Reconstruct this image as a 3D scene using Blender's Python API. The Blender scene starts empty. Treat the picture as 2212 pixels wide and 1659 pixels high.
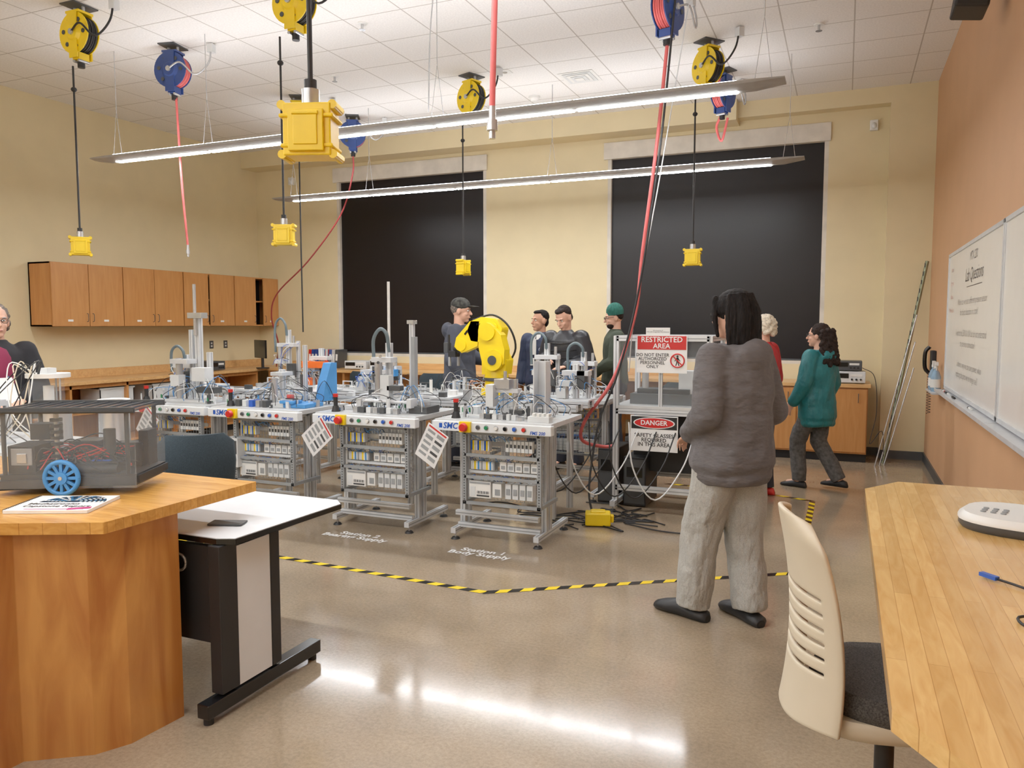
import bpy,math,random
from mathutils import Vector as V, Matrix as M, Euler
random.seed(3)
SC=bpy.context.scene;C=SC.collection
def L(c): return tuple(((x/255)/12.92 if x/255<=.04045 else ((x/255+.055)/1.055)**2.4) for x in c)+(1,)
MT={}
def mat(n,c,r=.5,m=0,ns=6,na=.07,bs=0,bd=.1,em=0,tr=0,al=1,st=(1,1,1),spec=.5,dist=.02):
    if n in MT:return MT[n]
    mt=bpy.data.materials.new(n);mt.use_nodes=True;nt=mt.node_tree;N=nt.nodes.new;K=nt.links.new
    p=nt.nodes['Principled BSDF'];c=L(c)
    p.inputs['Roughness'].default_value=r;p.inputs['Metallic'].default_value=m
    p.inputs['Specular IOR Level'].default_value=spec
    tc=N('ShaderNodeTexCoord');mp=N('ShaderNodeMapping');mp.inputs['Scale'].default_value=st
    K(tc.outputs['Object'],mp.inputs[0])
    nz=N('ShaderNodeTexNoise');nz.inputs['Scale'].default_value=ns;nz.inputs['Detail'].default_value=5;K(mp.outputs[0],nz.inputs[0])
    rp=N('ShaderNodeValToRGB');e=rp.color_ramp.elements
    e[0].position=.3;e[1].position=.7
    e[0].color=tuple(max(0,x*(1-na*2)) for x in c[:3])+(1,);e[1].color=tuple(min(1,x*(1+na)) for x in c[:3])+(1,)
    K(nz.outputs[0],rp.inputs[0]);K(rp.outputs[0],p.inputs['Base Color'])
    if bs:
        n2=N('ShaderNodeTexNoise');n2.inputs['Scale'].default_value=bs;n2.inputs['Detail'].default_value=4;K(mp.outputs[0],n2.inputs[0])
        b=N('ShaderNodeBump');b.inputs['Strength'].default_value=bd;b.inputs['Distance'].default_value=dist;K(n2.outputs[0],b.inputs['Height']);K(b.outputs[0],p.inputs['Normal'])
    if em:
        p.inputs['Emission Color'].default_value=c;p.inputs['Emission Strength'].default_value=em
    p.inputs['Transmission Weight'].default_value=tr;p.inputs['Alpha'].default_value=al
    MT[n]=mt;return mt
def wood(n,c1,c2,sc=(1,14,14),r=.35,stave=None,rot=0):
    if n in MT:return MT[n]
    mt=bpy.data.materials.new(n);mt.use_nodes=True;nt=mt.node_tree;N=nt.nodes.new;K=nt.links.new
    p=nt.nodes['Principled BSDF'];p.inputs['Roughness'].default_value=r;p.inputs['Coat Weight'].default_value=.2;p.inputs['Coat Roughness'].default_value=.15
    tc=N('ShaderNodeTexCoord');mp=N('ShaderNodeMapping');mp.inputs['Scale'].default_value=sc;K(tc.outputs['Object'],mp.inputs[0])
    nz=N('ShaderNodeTexNoise');nz.inputs['Scale'].default_value=1.6;nz.inputs['Detail'].default_value=6;nz.inputs['Distortion'].default_value=1.2;K(mp.outputs[0],nz.inputs[0])
    rp=N('ShaderNodeValToRGB');e=rp.color_ramp.elements;e[0].position=.32;e[1].position=.68;e[0].color=L(c1);e[1].color=L(c2);K(nz.outputs[0],rp.inputs[0])
    out=rp.outputs[0]
    if stave:
        m2=N('ShaderNodeMapping');m2.inputs['Rotation'].default_value=(0,0,rot);K(tc.outputs['Object'],m2.inputs[0])
        br=N('ShaderNodeTexBrick');br.inputs['Scale'].default_value=1;br.inputs['Brick Width'].default_value=stave[0];br.inputs['Row Height'].default_value=stave[1]
        br.inputs['Mortar Size'].default_value=.0008;br.inputs['Color1'].default_value=(1,1,1,1);br.inputs['Color2'].default_value=(.82,.78,.72,1);br.inputs['Mortar'].default_value=(.62,.54,.46,1);K(m2.outputs[0],br.inputs[0])
        mx=N('ShaderNodeMix');mx.data_type='RGBA';mx.blend_type='MULTIPLY';mx.inputs[0].default_value=1;K(out,mx.inputs[6]);K(br.outputs[0],mx.inputs[7]);out=mx.outputs[2]
    K(out,p.inputs['Base Color']);MT[n]=mt;return mt
def perp(d):
    a=V((0,0,1)) if abs(d.z)<.9 else V((1,0,0))
    x=d.cross(a).normalized();return x,d.cross(x).normalized()
def cr(P,k=6):
    P=[V(p) for p in P];Q=[P[0]*2-P[1]]+P+[P[-1]*2-P[-2]];o=[]
    for i in range(1,len(Q)-2):
        a,b,c,d=Q[i-1:i+3]
        for j in range(k):
            t=j/k;o.append(.5*((2*b)+(c-a)*t+(2*a-5*b+4*c-d)*t*t+(3*b-a-3*c+d)*t**3))
    o.append(P[-1]);return o
class B:
    def __init__(s): s.v=[];s.f=[];s.m=[];s.sm=[];s.ms=[]
    def add(s,vs,fs,m,sm=False):
        if m not in s.ms:s.ms.append(m)
        i=s.ms.index(m);o=len(s.v);s.v+=[tuple(v) for v in vs]
        for f in fs:s.f.append([q+o for q in f]);s.m.append(i);s.sm.append(sm)
        return s
    def box(s,c,d,m,r=None):
        R=Euler(r).to_matrix() if r else M.Identity(3);c=V(c)
        vs=[c+R@V((x*d[0]/2,y*d[1]/2,z*d[2]/2)) for x in(-1,1) for y in(-1,1) for z in(-1,1)]
        return s.add(vs,[(0,1,3,2),(4,6,7,5),(0,4,5,1),(2,3,7,6),(0,2,6,4),(1,5,7,3)],m)
    def bx(s,a,b,m): return s.box([(a[i]+b[i])/2 for i in range(3)],[abs(b[i]-a[i]) for i in range(3)],m)
    def loft(s,R,m,sm=True,cap=True):
        n=len(R[0]);vs=[v for r in R for v in r];fs=[]
        for i in range(len(R)-1):
            for j in range(n):
                k=(j+1)%n;fs.append((i*n+j,i*n+k,(i+1)*n+k,(i+1)*n+j))
        s.add(vs,fs,m,sm)
        if cap:
            s.add(R[0],[tuple(range(n))[::-1]],m);s.add(R[-1],[tuple(range(n))],m)
        return s
    def cyl(s,a,b,r,m,n=16,r2=None,sm=True):
        a=V(a);b=V(b);x,y=perp((b-a).normalized());r2=r if r2 is None else r2
        f=lambda c,q:[c+(x*math.cos(t*6.28318/n)+y*math.sin(t*6.28318/n))*max(q,1e-4) for t in range(n)]
        return s.loft([f(a,r),f(b,r2)],m,sm)
    def tube(s,P,r,m,n=8):
        P=[V(p) for p in P];x=None;R=[]
        for i,p in enumerate(P):
            d=(P[min(i+1,len(P)-1)]-P[max(i-1,0)]).normalized()
            if x is None:x,_=perp(d)
            x=(x-d*x.dot(d)).normalized();y=d.cross(x)
            R.append([p+(x*math.cos(t*6.28318/n)+y*math.sin(t*6.28318/n))*r for t in range(n)])
        return s.loft(R,m)
    def ell(s,c,r,m,R=None,n=14):
        c=V(c);r=(r,r,r) if isinstance(r,(int,float)) else r;k=n//2;vs=[];fs=[]
        Rm=R if R else M.Identity(3)
        for i in range(k+1):
            a=math.pi*i/k
            for j in range(n):
                t=6.28318*j/n;vs.append(c+Rm@V((r[0]*math.sin(a)*math.cos(t),r[1]*math.sin(a)*math.sin(t),r[2]*math.cos(a))))
        for i in range(k):
            for j in range(n):
                q=(j+1)%n;fs.append((i*n+j,(i+1)*n+j,(i+1)*n+q,i*n+q))
        return s.add(vs,fs,m,True)
    def cap(s,a,b,ra,rb,m): 
        s.cyl(a,b,ra,m,14,rb);s.ell(a,ra,m);return s.ell(b,rb,m)
    def ext(s,P,z0,z1,m):
        return s.loft([[V((p[0],p[1],z0)) for p in P],[V((p[0],p[1],z1)) for p in P]],m,False)
    def text(s,t,size,o,ax,m,al='CENTER',sh=0,off=0):
        c=bpy.data.curves.new('x','FONT');c.body=t;c.size=size;c.align_x=al;c.align_y='CENTER';c.shear=sh;c.resolution_u=2;c.offset=off;c.space_line=.85
        q=bpy.data.objects.new('x',c);me=bpy.data.meshes.new_from_object(q)
        X,Y={'F':(V((1,0,0)),V((0,0,1))),'L':(V((0,-1,0)),V((0,0,1))),'U':(V((1,0,0)),V((0,1,0)))}.get(ax,ax)
        o=V(o);s.add([o+X*v.co.x+Y*v.co.y for v in me.vertices],[tuple(f.vertices) for f in me.polygons],m)
        bpy.data.objects.remove(q);bpy.data.meshes.remove(me);return s
def ob(n,b,par=None,loc=(0,0,0),rot=(0,0,0),bev=0,label=None,cat=None,kind=None,group=None,mods=(),fix=True):
    me=bpy.data.meshes.new(n);me.from_pydata(b.v,[],b.f)
    for m in b.ms:me.materials.append(m)
    me.polygons.foreach_set('material_index',b.m);me.polygons.foreach_set('use_smooth',b.sm);me.update()
    if fix:
        import bmesh
        bm=bmesh.new();bm.from_mesh(me);bmesh.ops.recalc_face_normals(bm,faces=bm.faces);bm.to_mesh(me);bm.free()
    o=bpy.data.objects.new(n,me);C.objects.link(o);o.location=loc;o.rotation_euler=rot
    if par:o.parent=par
    if bev:
        q=o.modifiers.new('b','BEVEL');q.width=bev;q.segments=2;q.limit_method='ANGLE'
    if label:o['label']=label
    if cat:o['category']=cat
    if kind:o['kind']=kind
    if group:o['group']=group
    for k,kw in mods:
        q=o.modifiers.new('m',k)
        for a,v in kw.items():setattr(q,a,v)
    return o
def th(n,label,cat,loc=(0,0,0),rz=0,group=None,sc=1):
    e=bpy.data.objects.new(n,None);C.objects.link(e);e.location=loc;e.rotation_euler=(0,0,rz);e.scale=(sc,)*3;e['label']=label;e['category']=cat;e.empty_display_size=.1
    if group:e['group']=group
    return e
def clone(o,loc=None,rz=None,par=None,label=None):
    q=o.copy();C.objects.link(q)
    if par:
        q.parent=par
    if loc is not None:q.location=loc
    if rz is not None:q.rotation_euler=(0,0,rz)
    if label:q['label']=label
    for c in list(o.children):clone(c,par=q)
    return q
# ---------- materials
wallm=mat('wall_paint_cream',(222,206,164),.6,ns=3,na=.02,bs=180,bd=.05)
wallo=mat('wall_paint_tan',(204,156,114),.6,ns=3,na=.02,bs=180,bd=.05)
white=mat('white_plastic',(228,228,224),.4,na=.02);offw=mat('equipment_grey_white',(212,215,215),.4,na=.04)
black=mat('black_rubber',(22,22,24),.55);blackg=mat('black_gloss',(14,14,16),.2);dgrey=mat('dark_grey_metal',(72,74,76),.45,.2)
mgrey=mat('rack_grey',(150,154,156),.5,.1);alu=mat('aluminium_profile',(214,217,220),.33,.25,na=.05);steel=mat('steel',(192,194,196),.25,.6)
yel=mat('safety_yellow',(244,208,12),.4,na=.05);yelr=mat('robot_yellow',(246,210,10),.35,na=.03);blu=mat('reel_blue',(38,66,130),.4);redh=mat('red_hose',(206,90,88),.5,na=.1)
red=mat('red_plastic',(205,36,30),.35);green=mat('green_plastic',(30,130,80),.35);blueb=mat('blue_plastic',(40,90,190),.35);lblue=mat('light_blue_plastic',(66,140,205),.4);orange=mat('orange_plastic',(235,105,36),.4)
paper=mat('paper_white',(232,232,228),.6,na=.02);clear=mat('clear_acrylic',(206,214,218),.06,al=.09);smoke=mat('smoked_acrylic',(70,74,80),.12,al=.7)
cab=wood('cabinet_maple',(184,122,64),(198,138,78),(10,10,1.0));cabx=wood('counter_wood',(200,150,92),(218,172,112),(2,14,14))
bt1=wood('butcher_block_bench',(204,142,60),(226,168,84),(3,20,20),.25,(.9,.035));bt2=wood('butcher_block_desk',(216,168,98),(232,190,122),(20,3,20),.25,(.9,.04),math.pi/2)
ply=wood('bench_plywood',(168,100,40),(208,146,72),(5,5,.8),.4);cream=mat('chair_beige',(206,193,168),.45,na=.02);fab=mat('charcoal_fabric',(72,68,64),.9,ns=220,na=.4,bs=300,bd=.3)
navyf=mat('dark_teal_fabric',(38,52,60),.9,ns=150,na=.15);ink=mat('marker_ink',(70,60,58),.6);inkr=mat('marker_ink_red',(170,70,60),.6)
# ---------- structure
def stru(n,b,**k): return ob(n,b,kind='structure',**k)
fm=mat('polished_concrete',(166,147,122),.12,ns=1.6,na=.13)
nt=fm.node_tree;p=nt.nodes['Principled BSDF'];N=nt.nodes.new;K=nt.links.new
tc=nt.nodes['Texture Coordinate'];vo=N('ShaderNodeTexNoise');vo.inputs['Scale'].default_value=60;vo.inputs['Detail'].default_value=9;vo.inputs['Roughness'].default_value=.75;K(tc.outputs['Object'],vo.inputs[0])
r2=N('ShaderNodeValToRGB');r2.color_ramp.elements[0].position=.36;r2.color_ramp.elements[1].position=.6;r2.color_ramp.elements[0].color=(.68,.66,.64,1);r2.color_ramp.elements[1].color=(1.0,1.0,1.0,1);K(vo.outputs[0],r2.inputs[0])
mx=N('ShaderNodeMix');mx.data_type='RGBA';mx.blend_type='MULTIPLY';mx.inputs[0].default_value=.8;K(nt.nodes['Color Ramp'].outputs[0],mx.inputs[6]);K(r2.outputs[0],mx.inputs[7]);K(mx.outputs[2],p.inputs['Base Color'])
n3=N('ShaderNodeTexNoise');n3.inputs['Scale'].default_value=9;n3.inputs['Detail'].default_value=8;K(tc.outputs['Object'],n3.inputs[0])
mr=N('ShaderNodeMapRange');mr.inputs[3].default_value=.08;mr.inputs[4].default_value=.19;K(n3.outputs[0],mr.inputs[0]);K(mr.outputs[0],p.inputs['Roughness'])
p.inputs['Coat Weight'].default_value=.15;p.inputs['Coat Roughness'].default_value=.07
stru('floor',B().bx((-9.2,-4,-.1),(1.05,10.6,0),fm))
cm=mat('ceiling_tile',(238,236,232),.8,ns=60,na=.05,bs=220,bd=.25)
nt=cm.node_tree;N=nt.nodes.new;K=nt.links.new;br=N('ShaderNodeTexBrick');br.offset=0;br.inputs['Scale'].default_value=1
for a,v in(('Brick Width',.61),('Row Height',.61),('Mortar Size',.007),('Mortar Smooth',.3)):br.inputs[a].default_value=v
K(nt.nodes['Texture Coordinate'].outputs['Object'],br.inputs[0]);br.inputs['Mortar'].default_value=L((184,178,170));K(nt.nodes['Color Ramp'].outputs[0],br.inputs['Color1']);K(nt.nodes['Color Ramp'].outputs[0],br.inputs['Color2']);K(br.outputs[0],nt.nodes['Principled BSDF'].inputs['Base Color'])
stru('ceiling',B().bx((-9.2,-4,4.35),(1.05,10.6,4.45),cm))
stru('wall_left',B().bx((-9.2,-4,0),(-9.05,10.55,4.35),wallm));stru('wall_right',B().bx((.9,-4,0),(1.05,10.55,4.35),wallo));stru('wall_front',B().bx((-9.05,-4.15,0),(.9,-4,4.35),wallm))
b=B();b.bx((-9.05,10.4,0),(.9,10.55,1.1),wallm)
for x0,x1 in((-9.05,-7.45),(-4.84,-3.02),(-.24,.9)):b.bx((x0,10.4,1.1),(x1,10.55,4.35),wallm)
for x0,x1 in((-7.45,-4.84),(-3.02,-.24)):b.bx((x0,10.4,4.0),(x1,10.55,4.35),wallm)
stru('wall_back',b)
stru('trim_1',B().bx((-9.05,10.05,4.1),(-1.3,10.4,4.35),wallm));stru('trim_2',B().bx((.42,10.22,0),(.9,10.4,4.35),wallm));stru('trim_3',B().bx((-1.3,10.22,4.16),(.42,10.4,4.35),wallm))
stru('baseboard_back',B().bx((-9.05,10.38,0),(.42,10.4,.1),dgrey).bx((.42,10.2,0),(.9,10.22,.1),dgrey));stru('baseboard_right',B().bx((.885,3.9,0),(.9,10.22,.1),dgrey));stru('baseboard_left',B().bx((-9.05,-4,0),(-9.035,6,.1),dgrey))
shade=mat('black_shade_fabric',(17,14,17),.35,ns=90,na=.1,spec=.3);frm=mat('window_frame',(214,207,194),.5)
for i,(x0,x1) in enumerate(((-7.45,-4.84),(-3.02,-.24))):
    b=B();
    for a,c in(((x0,10.4,1.1),(x0+.05,10.5,4)),((x1-.05,10.4,1.1),(x1,10.5,4)),((x0,10.4,1.1),(x1,10.52,1.14))):b.bx(a,c,frm)
    b.bx((x0,10.52,1.1),(x1,10.54,4),blackg);stru('window_%d'%(i+1),b)
    t=th('roller_shade','lowered black roller shade with cream valance covering tall window','window shade',(x0,10.45,1.14),group='window shades')
    w=x1-x0;ob('shade_fabric',B().bx((.03,0,0),(w-.03,.006,2.7),shade).cyl((.04,.003,.01),(w-.04,.003,.01),.012,dgrey),t)
    ob('valance',B().bx((-.05,-.085,2.69),(w+.02,-.045,2.9),frm).bx((-.05,-.085,2.68),(w+.02,.0,2.69),frm),t,bev=.002)
# ---------- light fixtures
lens=mat('lamp_lens',(250,252,255),.3,em=84);lensu=mat('lamp_uplens',(250,250,255),.3,em=11);fix=mat('fixture_silver',(160,157,153),.45,.1)
t=th('pendant_light','long slim silver linear pendant light with glowing white lens','ceiling light',(-7.18,5.87,3.25),group='linear pendant lights')
cs=[(-.03,0),(.03,0),(.1,.03),(.09,.055),(-.09,.055),(-.1,.03)];R=[]
for x,k in((0,.35),(.2,1),(6.55,1),(6.75,.35)):R.append([V((x,y*(1 if k==1 else .92),(z if k==1 else .03+z*.4))) for y,z in cs])
ob('housing',B().loft(R,fix,False),t)
for i in range(5):
    ob('lens',B().bx((.3+i*1.232,-.028,-.005),(.3+i*1.232+1.2,.028,0),lens),t);ob('lens',B().bx((.32+i*1.225,-.08,.056),(.32+i*1.225+1.205,.08,.061),lensu),t,label='upward facing diffuser')
for x in(.3,1.5,4.0,6.6):
    ob('suspension_cable',B().cyl((x,0,.5),(x,0,1.1),.004,steel,6).cyl((x,0,.5),(x-.06,0,.055),.0025,steel,6).cyl((x,0,.5),(x+.06,0,.055),.0025,steel,6),t)
for y in(8.64,2.45,-.2,-2.6):clone(t,(-7.18,y,3.25))
# ---------- ceiling devices
for x,y in((-4.15,6.23),(-5.3,7.4),(-.3,7.9),(-6.9,6.8)):
    ob('fire_sprinkler',B().cyl((0,0,0),(0,0,-.01),.045,white).cyl((0,0,-.01),(0,0,-.06),.012,steel).cyl((0,0,-.06),(0,0,-.063),.03,steel),loc=(x,y,4.35),label='small white pendant fire sprinkler on ceiling',cat='sprinkler',group='ceiling sprinklers')
ob('smoke_detector',B().cyl((0,0,0),(0,0,-.03),.07,white).cyl((0,0,-.03),(0,0,-.06),.055,white,r2=.04),loc=(-3.54,8.99,4.35),label='round white smoke detector on ceiling tile',cat='smoke detector')
b=B()
for k in range(5):
    q=.2-k*.038;b.bx((-q,-q,-.004-.006*k),(q,q,-.001-.006*k),white if k%2==0 else offw)
ob('air_diffuser',b,loc=(-2.8,8.5,4.348),label='square white air vent diffuser in ceiling',cat='air vent')
ob('speaker_plate',B().bx((-.07,-.07,-.01),(.07,.07,0),white).cyl((0,0,-.01),(0,0,-.014),.03,steel),loc=(-3.5,8.0,4.35),label='small square white ceiling plate',cat='ceiling plate')
for x,y,z in((-8.3,10.365,3.9),(.25,10.365,3.95)):
    ob('motion_sensor',B().box((0,0,0),(.09,.07,.12),white).ell((0,-.03,-.01),(.03,.03,.04),offw),loc=(x,y,z),bev=.01,label='small white motion sensor high on cream wall',cat='motion sensor')
t=th('wall_speaker','black box loudspeaker mounted high on tan wall','speaker',(.8,6.0,3.75))
ob('cabinet',B().box((-.08,0,.12),(.2,.28,.5),black,(0,.15,0)),t,bev=.015);ob('bracket',B().bx((0,-.03,0),(.1,.03,.06),black),t)
# ---------- reels
def reel(x,y,rz,col,hose,label,k='cord'):
    t=th(k+'_reel',label,'reel',(x,y,4.35),rz,group='ceiling reels')
    b=B().bx((-.09,-.12,-.012),(.09,.12,0),dgrey)
    b.cyl((-.05,0,0),(-.05,0,-.06),.015,steel).cyl((.05,0,0),(.05,0,-.06),.015,steel).bx((-.08,-.075,-.075),(.08,.075,-.055),col)
    for s in(-1,1):b.loft([[V((a,s*.075+q,z)) for a,z in((-.06,-.06),(.06,-.06),(.05,-.25),(.02,-.29),(-.02,-.29),(-.05,-.25))] for q in(-.004,.004)],col,False)
    ob('bracket',b,t,bev=.002)
    b=B()
    for s in(-1,1):
        b.cyl((0,s*.06-.004,-.24),(0,s*.06+.004,-.24),.175 if s<0 else .16,col,28).cyl((0,s*.063,-.24),(0,s*.085,-.24),.09,col,20,r2=.06)
        for a in range(6):b.cyl((.12*math.cos(a),s*.066,-.24+.12*math.sin(a)),(.12*math.cos(a),s*.07,-.24+.12*math.sin(a)),.02,dgrey,8)
    b.cyl((0,-.1,-.24),(0,.1,-.24),.025,steel);ob('drum',b,t)
    b=B()
    for j in range(5):
        P=[(math.cos(a*.2618)*(.15-.004*(j%2)),-.04+j*.02,-.24+math.sin(a*.2618)*(.15-.004*(j%2))) for a in range(25)]
        b.tube(P,.010,hose,6)
    b.cyl((0,-.05,-.24),(0,.05,-.24),.14,hose,24)
    ob('wound_'+k,b,t)
    b=B().bx((-.04,-.05,-.46),(.04,.05,-.40),col).cyl((-.03,-.05,-.47),(-.03,.05,-.47),.012,steel).cyl((.03,-.05,-.47),(.03,.05,-.47),.012,steel).cyl((0,0,-.47),(0,0,-.52),.03,black,10)
    for s in(-1,1):b.bx((-.05,s*.07-.006,-.45),(.05,s*.07+.006,-.2),col)
    ob('guide_roller',b,t)
    b=B().tube(cr([(0,-.09,-.24),(.15,-.12,-.2),(.3,-.1,-.32),(.42,-.05,-.2),(.42,0,0)]),.009,black if col==yel else steel,6);b.bx((.39,-.03,-.09),(.45,.03,-.01),offw)
    ob('supply_line',b,t)
    return t
def outlet(x,y,z,ztop,rz,near=False):
    t=th('hanging_outlet_box','yellow rubber outlet box hanging on black cord','outlet box',(x,y,z),rz,group='hanging outlet boxes')
    b=B().box((0,0,0),(.15,.1,.16),yel).box((0,0,.04),(.17,.115,.012),yel).box((0,0,-.05),(.165,.11,.012),yel)
    for sx in(-1,1):
        for sz in(-1,1):b.cyl((sx*.08,-.045,sz*.075),(sx*.08,.045,sz*.075),.014,yel,10)
    ob('housing',b,t,bev=.008)
    for s in(-1,1):
        b=B().box((0,s*.056,-.005),(.11,.014,.125),yel).box((0,s*.064,-.005),(.075,.006,.09),yel).cyl((-.04,s*.066,.045),(.04,s*.066,.045),.006,yel,8)
        ob('flip_cover',b,t,bev=.005)
    ob('strain_relief',B().cyl((0,0,.08),(0,0,.13),.028,steel,14).cyl((0,0,.13),(0,0,.16),.02,black,12),t)
    b=B().cyl((0,0,.15),(0,0,ztop-z),.0085,black,8)
    if ztop-z>.9:b.ell((0,0,ztop-z-.2 if not near else .9),(.025,.025,.022),black)
    ob('cord',b,t)
Y1='yellow spring-driven electric cord reel bolted to ceiling grid';B1='blue air hose reel with red hose bolted to ceiling'
for x,y,rz in((-6.2,4.95,.0),(-4.05,5.15,.0),(-3.9,8.0,-.35),(-1.3,7.95,-.7),(-6.2,7.9,.5),(-1.57,2.1,.3)):reel(x,y,rz,yel,black,Y1)
for x,y,rz in((-6.22,6.0,.2),(-6.1,8.9,.5),(-1.3,8.9,1.2),(-1.38,6.4,1.3)):reel(x,y,rz,blu,redh,B1,'hose')
outlet(-6.28,4.93,2.29,3.85,.9);outlet(-4.15,5.08,2.31,3.85,.45);outlet(-4.0,7.97,2.24,3.85,1.5);outlet(-1.41,7.88,2.26,3.85,.1);outlet(-1.56,2.05,2.2,3.85,.35,True)
def line(n,label,P,r,m,cat='hose',end=None):
    t=th(n,label,cat,P[0]);o=V(P[0]);b=B().tube([p-o for p in cr(P)],r,m,8);ob(n+'_line',b,t)
    if end:
        e=V(P[-1])-o;ob('brass_coupler',B().cyl(e,e+V((0,0,-.05)),r*1.1,steel).cyl(e+V((0,0,-.05)),e+V((0,0,-.09)),r*1.7,steel).cyl(e+V((0,0,-.09)),e+V((0,0,-.12)),r,steel),t)
line('air_hose','red air hose hanging straight from blue ceiling reel with coupler',[(-6.2,6.0,3.85),(-6.18,6.02,3),(-6.15,6.04,2.4)],.011,redh,end=1)
line('air_hose','red air hose hanging with steel quick coupler',[(-1.22,2.74,4.34),(-1.23,2.74,3.2),(-1.25,2.74,2.42)],.012,redh,end=1)
line('air_hose','red air hose sagging from ceiling reel to counter corner',[(-6.1,8.9,3.85),(-6.15,8.95,3.6),(-6.46,9.1,3.1),(-7.1,9.2,2.5),(-7.75,9.3,2.05),(-7.95,9.4,1.7),(-8.0,9.6,1.3),(-8.3,9.9,.93)],.011,mat('dark_red_hose',(150,50,52),.5))
line('air_hose','long red air hose drooping from reel to enclosed station',[(-1.38,6.42,3.85),(-1.45,6.42,3.1),(-1.55,6.38,2.2),(-1.6,6.35,1.68),(-1.75,6.25,1.15),(-1.98,6.22,.8),(-2.02,6.25,.62),(-1.88,6.4,.55),(-1.78,6.45,.56)],.015,redh)
line('power_cord','black power cord dropping from ceiling beside red hose',[(-1.28,6.3,4.34),(-1.4,6.3,3.0),(-1.55,6.28,1.9),(-1.7,6.2,1.2),(-1.84,6.15,.8),(-1.86,5.95,.3),(-1.8,5.87,.06)],.009,black,'cord')
line('power_cord','grey cord hanging in loose curve from ceiling',[(-1.2,6.5,4.34),(-1.42,6.4,2.8),(-1.6,6.35,1.7),(-1.66,6.4,1.2)],.005,offw,'cord')
line('power_cord','thin black cord hanging from yellow reel to station',[(-6.2,7.9,3.85),(-6.2,7.9,2.6),(-6.18,7.88,1.5)],.009,black,'cord')
line('air_hose','short red hose loops hanging below blue reel',[(-1.32,8.9,3.86),(-1.36,8.92,3.75),(-1.3,8.9,3.6),(-1.24,8.9,3.84)],.014,redh)
line('air_pipe','thin steel pipe drop from ceiling bend beside reel',[(-3.31,6.04,4.35),(-3.32,6.0,4.0),(-3.31,5.95,3.4)],.006,steel,'pipe')
# ---------- upper cabinets
for i in range(4):
    y0=6.38+i*1.005;t=th('wall_cabinet','maple two-door wall cabinet with wire pulls','cabinet',(-9.04,y0,1.57),group='maple wall cabinets')
    if i==3:t['label']='maple wall cabinet standing slightly open with inner shade painted black'
    b=B().bx((0,0,0),(.02,1,.77),blackg if i>1 else cab)  # open cabinets get a black back in place of the shade inside
    for a,c in(((0,0,0),(.37,.02,.77)),((0,.98,0),(.37,1,.77)),((0,0,0),(.37,1,.02)),((0,0,.75),(.37,1,.77)),((0,.02,.38),(.34,.98,.4))):b.bx(a,c,cab)
    ob('body',b,t)
    for d,(y,hs,op) in enumerate(((.0,1,0 if i<2 else .12),(.5,0,0 if i<3 else .9))):
        dd=ob('door',B().bx((0,0.004,.004),(.02,.496,.766),cab),t,loc=(.372,y,0),bev=.003)
        if op:
            if d==0: dd.location=(.38,y,0);dd.scale=(1,.93,1)
            else: dd.location=(.38,y+.14,0);dd.scale=(1,.72,1)
        hy=.46 if hs else .04
        ob('handle',B().tube(cr([(.02,hy,.06),(.045,hy,.07),(.045,hy,.15),(.02,hy,.16)],3),.004,dgrey,6),dd)
        ob('door_label',B().bx((.02,.2,.06),(.0215,.27,.085),paper),dd)
# ---------- counters
t=th('side_counter','long wood counter with backsplash and open shelves along wall','counter',(-9.04,2.0,0))
ob('worktop',B().bx((0,0,.87),(.66,8.4,.91),cabx).bx((0,0,.91),(.02,8.4,1.02),cabx),t,bev=.003)
b=B()
for y in[0,1.2,2.4,3.6,4.4,5.2,6.0,6.8,7.6]:b.bx((0.02,y,.1),(.6,y+.03,.87),cab)
b.bx((.02,0,.1),(.6,7.6,.13),cab).bx((.02,0,.5),(.58,7.6,.52),cab).bx((0,0,.1),(.02,7.6,.87),cab).bx((.56,0,.82),(.6,7.6,.87),cab).bx((.05,0,0),(.52,7.6,.1),black);ob('open_shelving',b,t)
t=th('window_counter','wood counter running beneath the windows along wall','counter',(-8.36,9.73,0))
ob('worktop',B().bx((0,0,.87),(7.0,.66,.91),cabx).bx((0,.64,.91),(7.0,.66,1.0),cabx),t,bev=.003)
b=B()
for x in[0,1.4,2.8,4.2,5.6,6.96]:b.bx((x,.05,.0),(x+.04,.62,.87),cab)
b.bx((0,.6,.3),(7,.62,.87),cab);ob('support_panels',b,t)
t=th('base_cabinet','maple base cabinet with two doors beside tan wall','cabinet',(-1.25,9.75,0))
ob('body',B().bx((0,0,.1),(1.52,.6,.87),cab).bx((0,.05,0),(1.52,.6,.1),black),t);ob('worktop',B().bx((-.02,-.03,.87),(1.55,.63,.91),cabx),t,bev=.003)
for x in(.0,.76):
    d=ob('door',B().bx((x+.01,-.02,.12),(x+.75,0,.85),cab),t,bev=.003);ob('handle',B().tube(cr([(x+.66,-.02,.7),(x+.66,-.045,.71),(x+.66,-.045,.79),(x+.66,-.02,.8)],3),.004,dgrey,6),d)
def instr(x,y,z,w,h,d,col,rz=0,label='grey bench power supply instrument with knobs'):
    t=th('bench_instrument',label,'instrument',(x,y,z),rz);ob('case',B().bx((0,0,.01),(w,d,h),col),t,bev=.006)
    b=B().bx((w*.05,-.004,h*.45),(w*.5,0,h*.85),blackg)
    for k in range(3):b.cyl((w*(.6+.13*k),-.015,h*.35),(w*(.6+.13*k),0,h*.35),.012,black,10)
    b.bx((w*.55,-.003,h*.6),(w*.9,0,h*.8),white);ob('front_panel',b,t)
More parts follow.
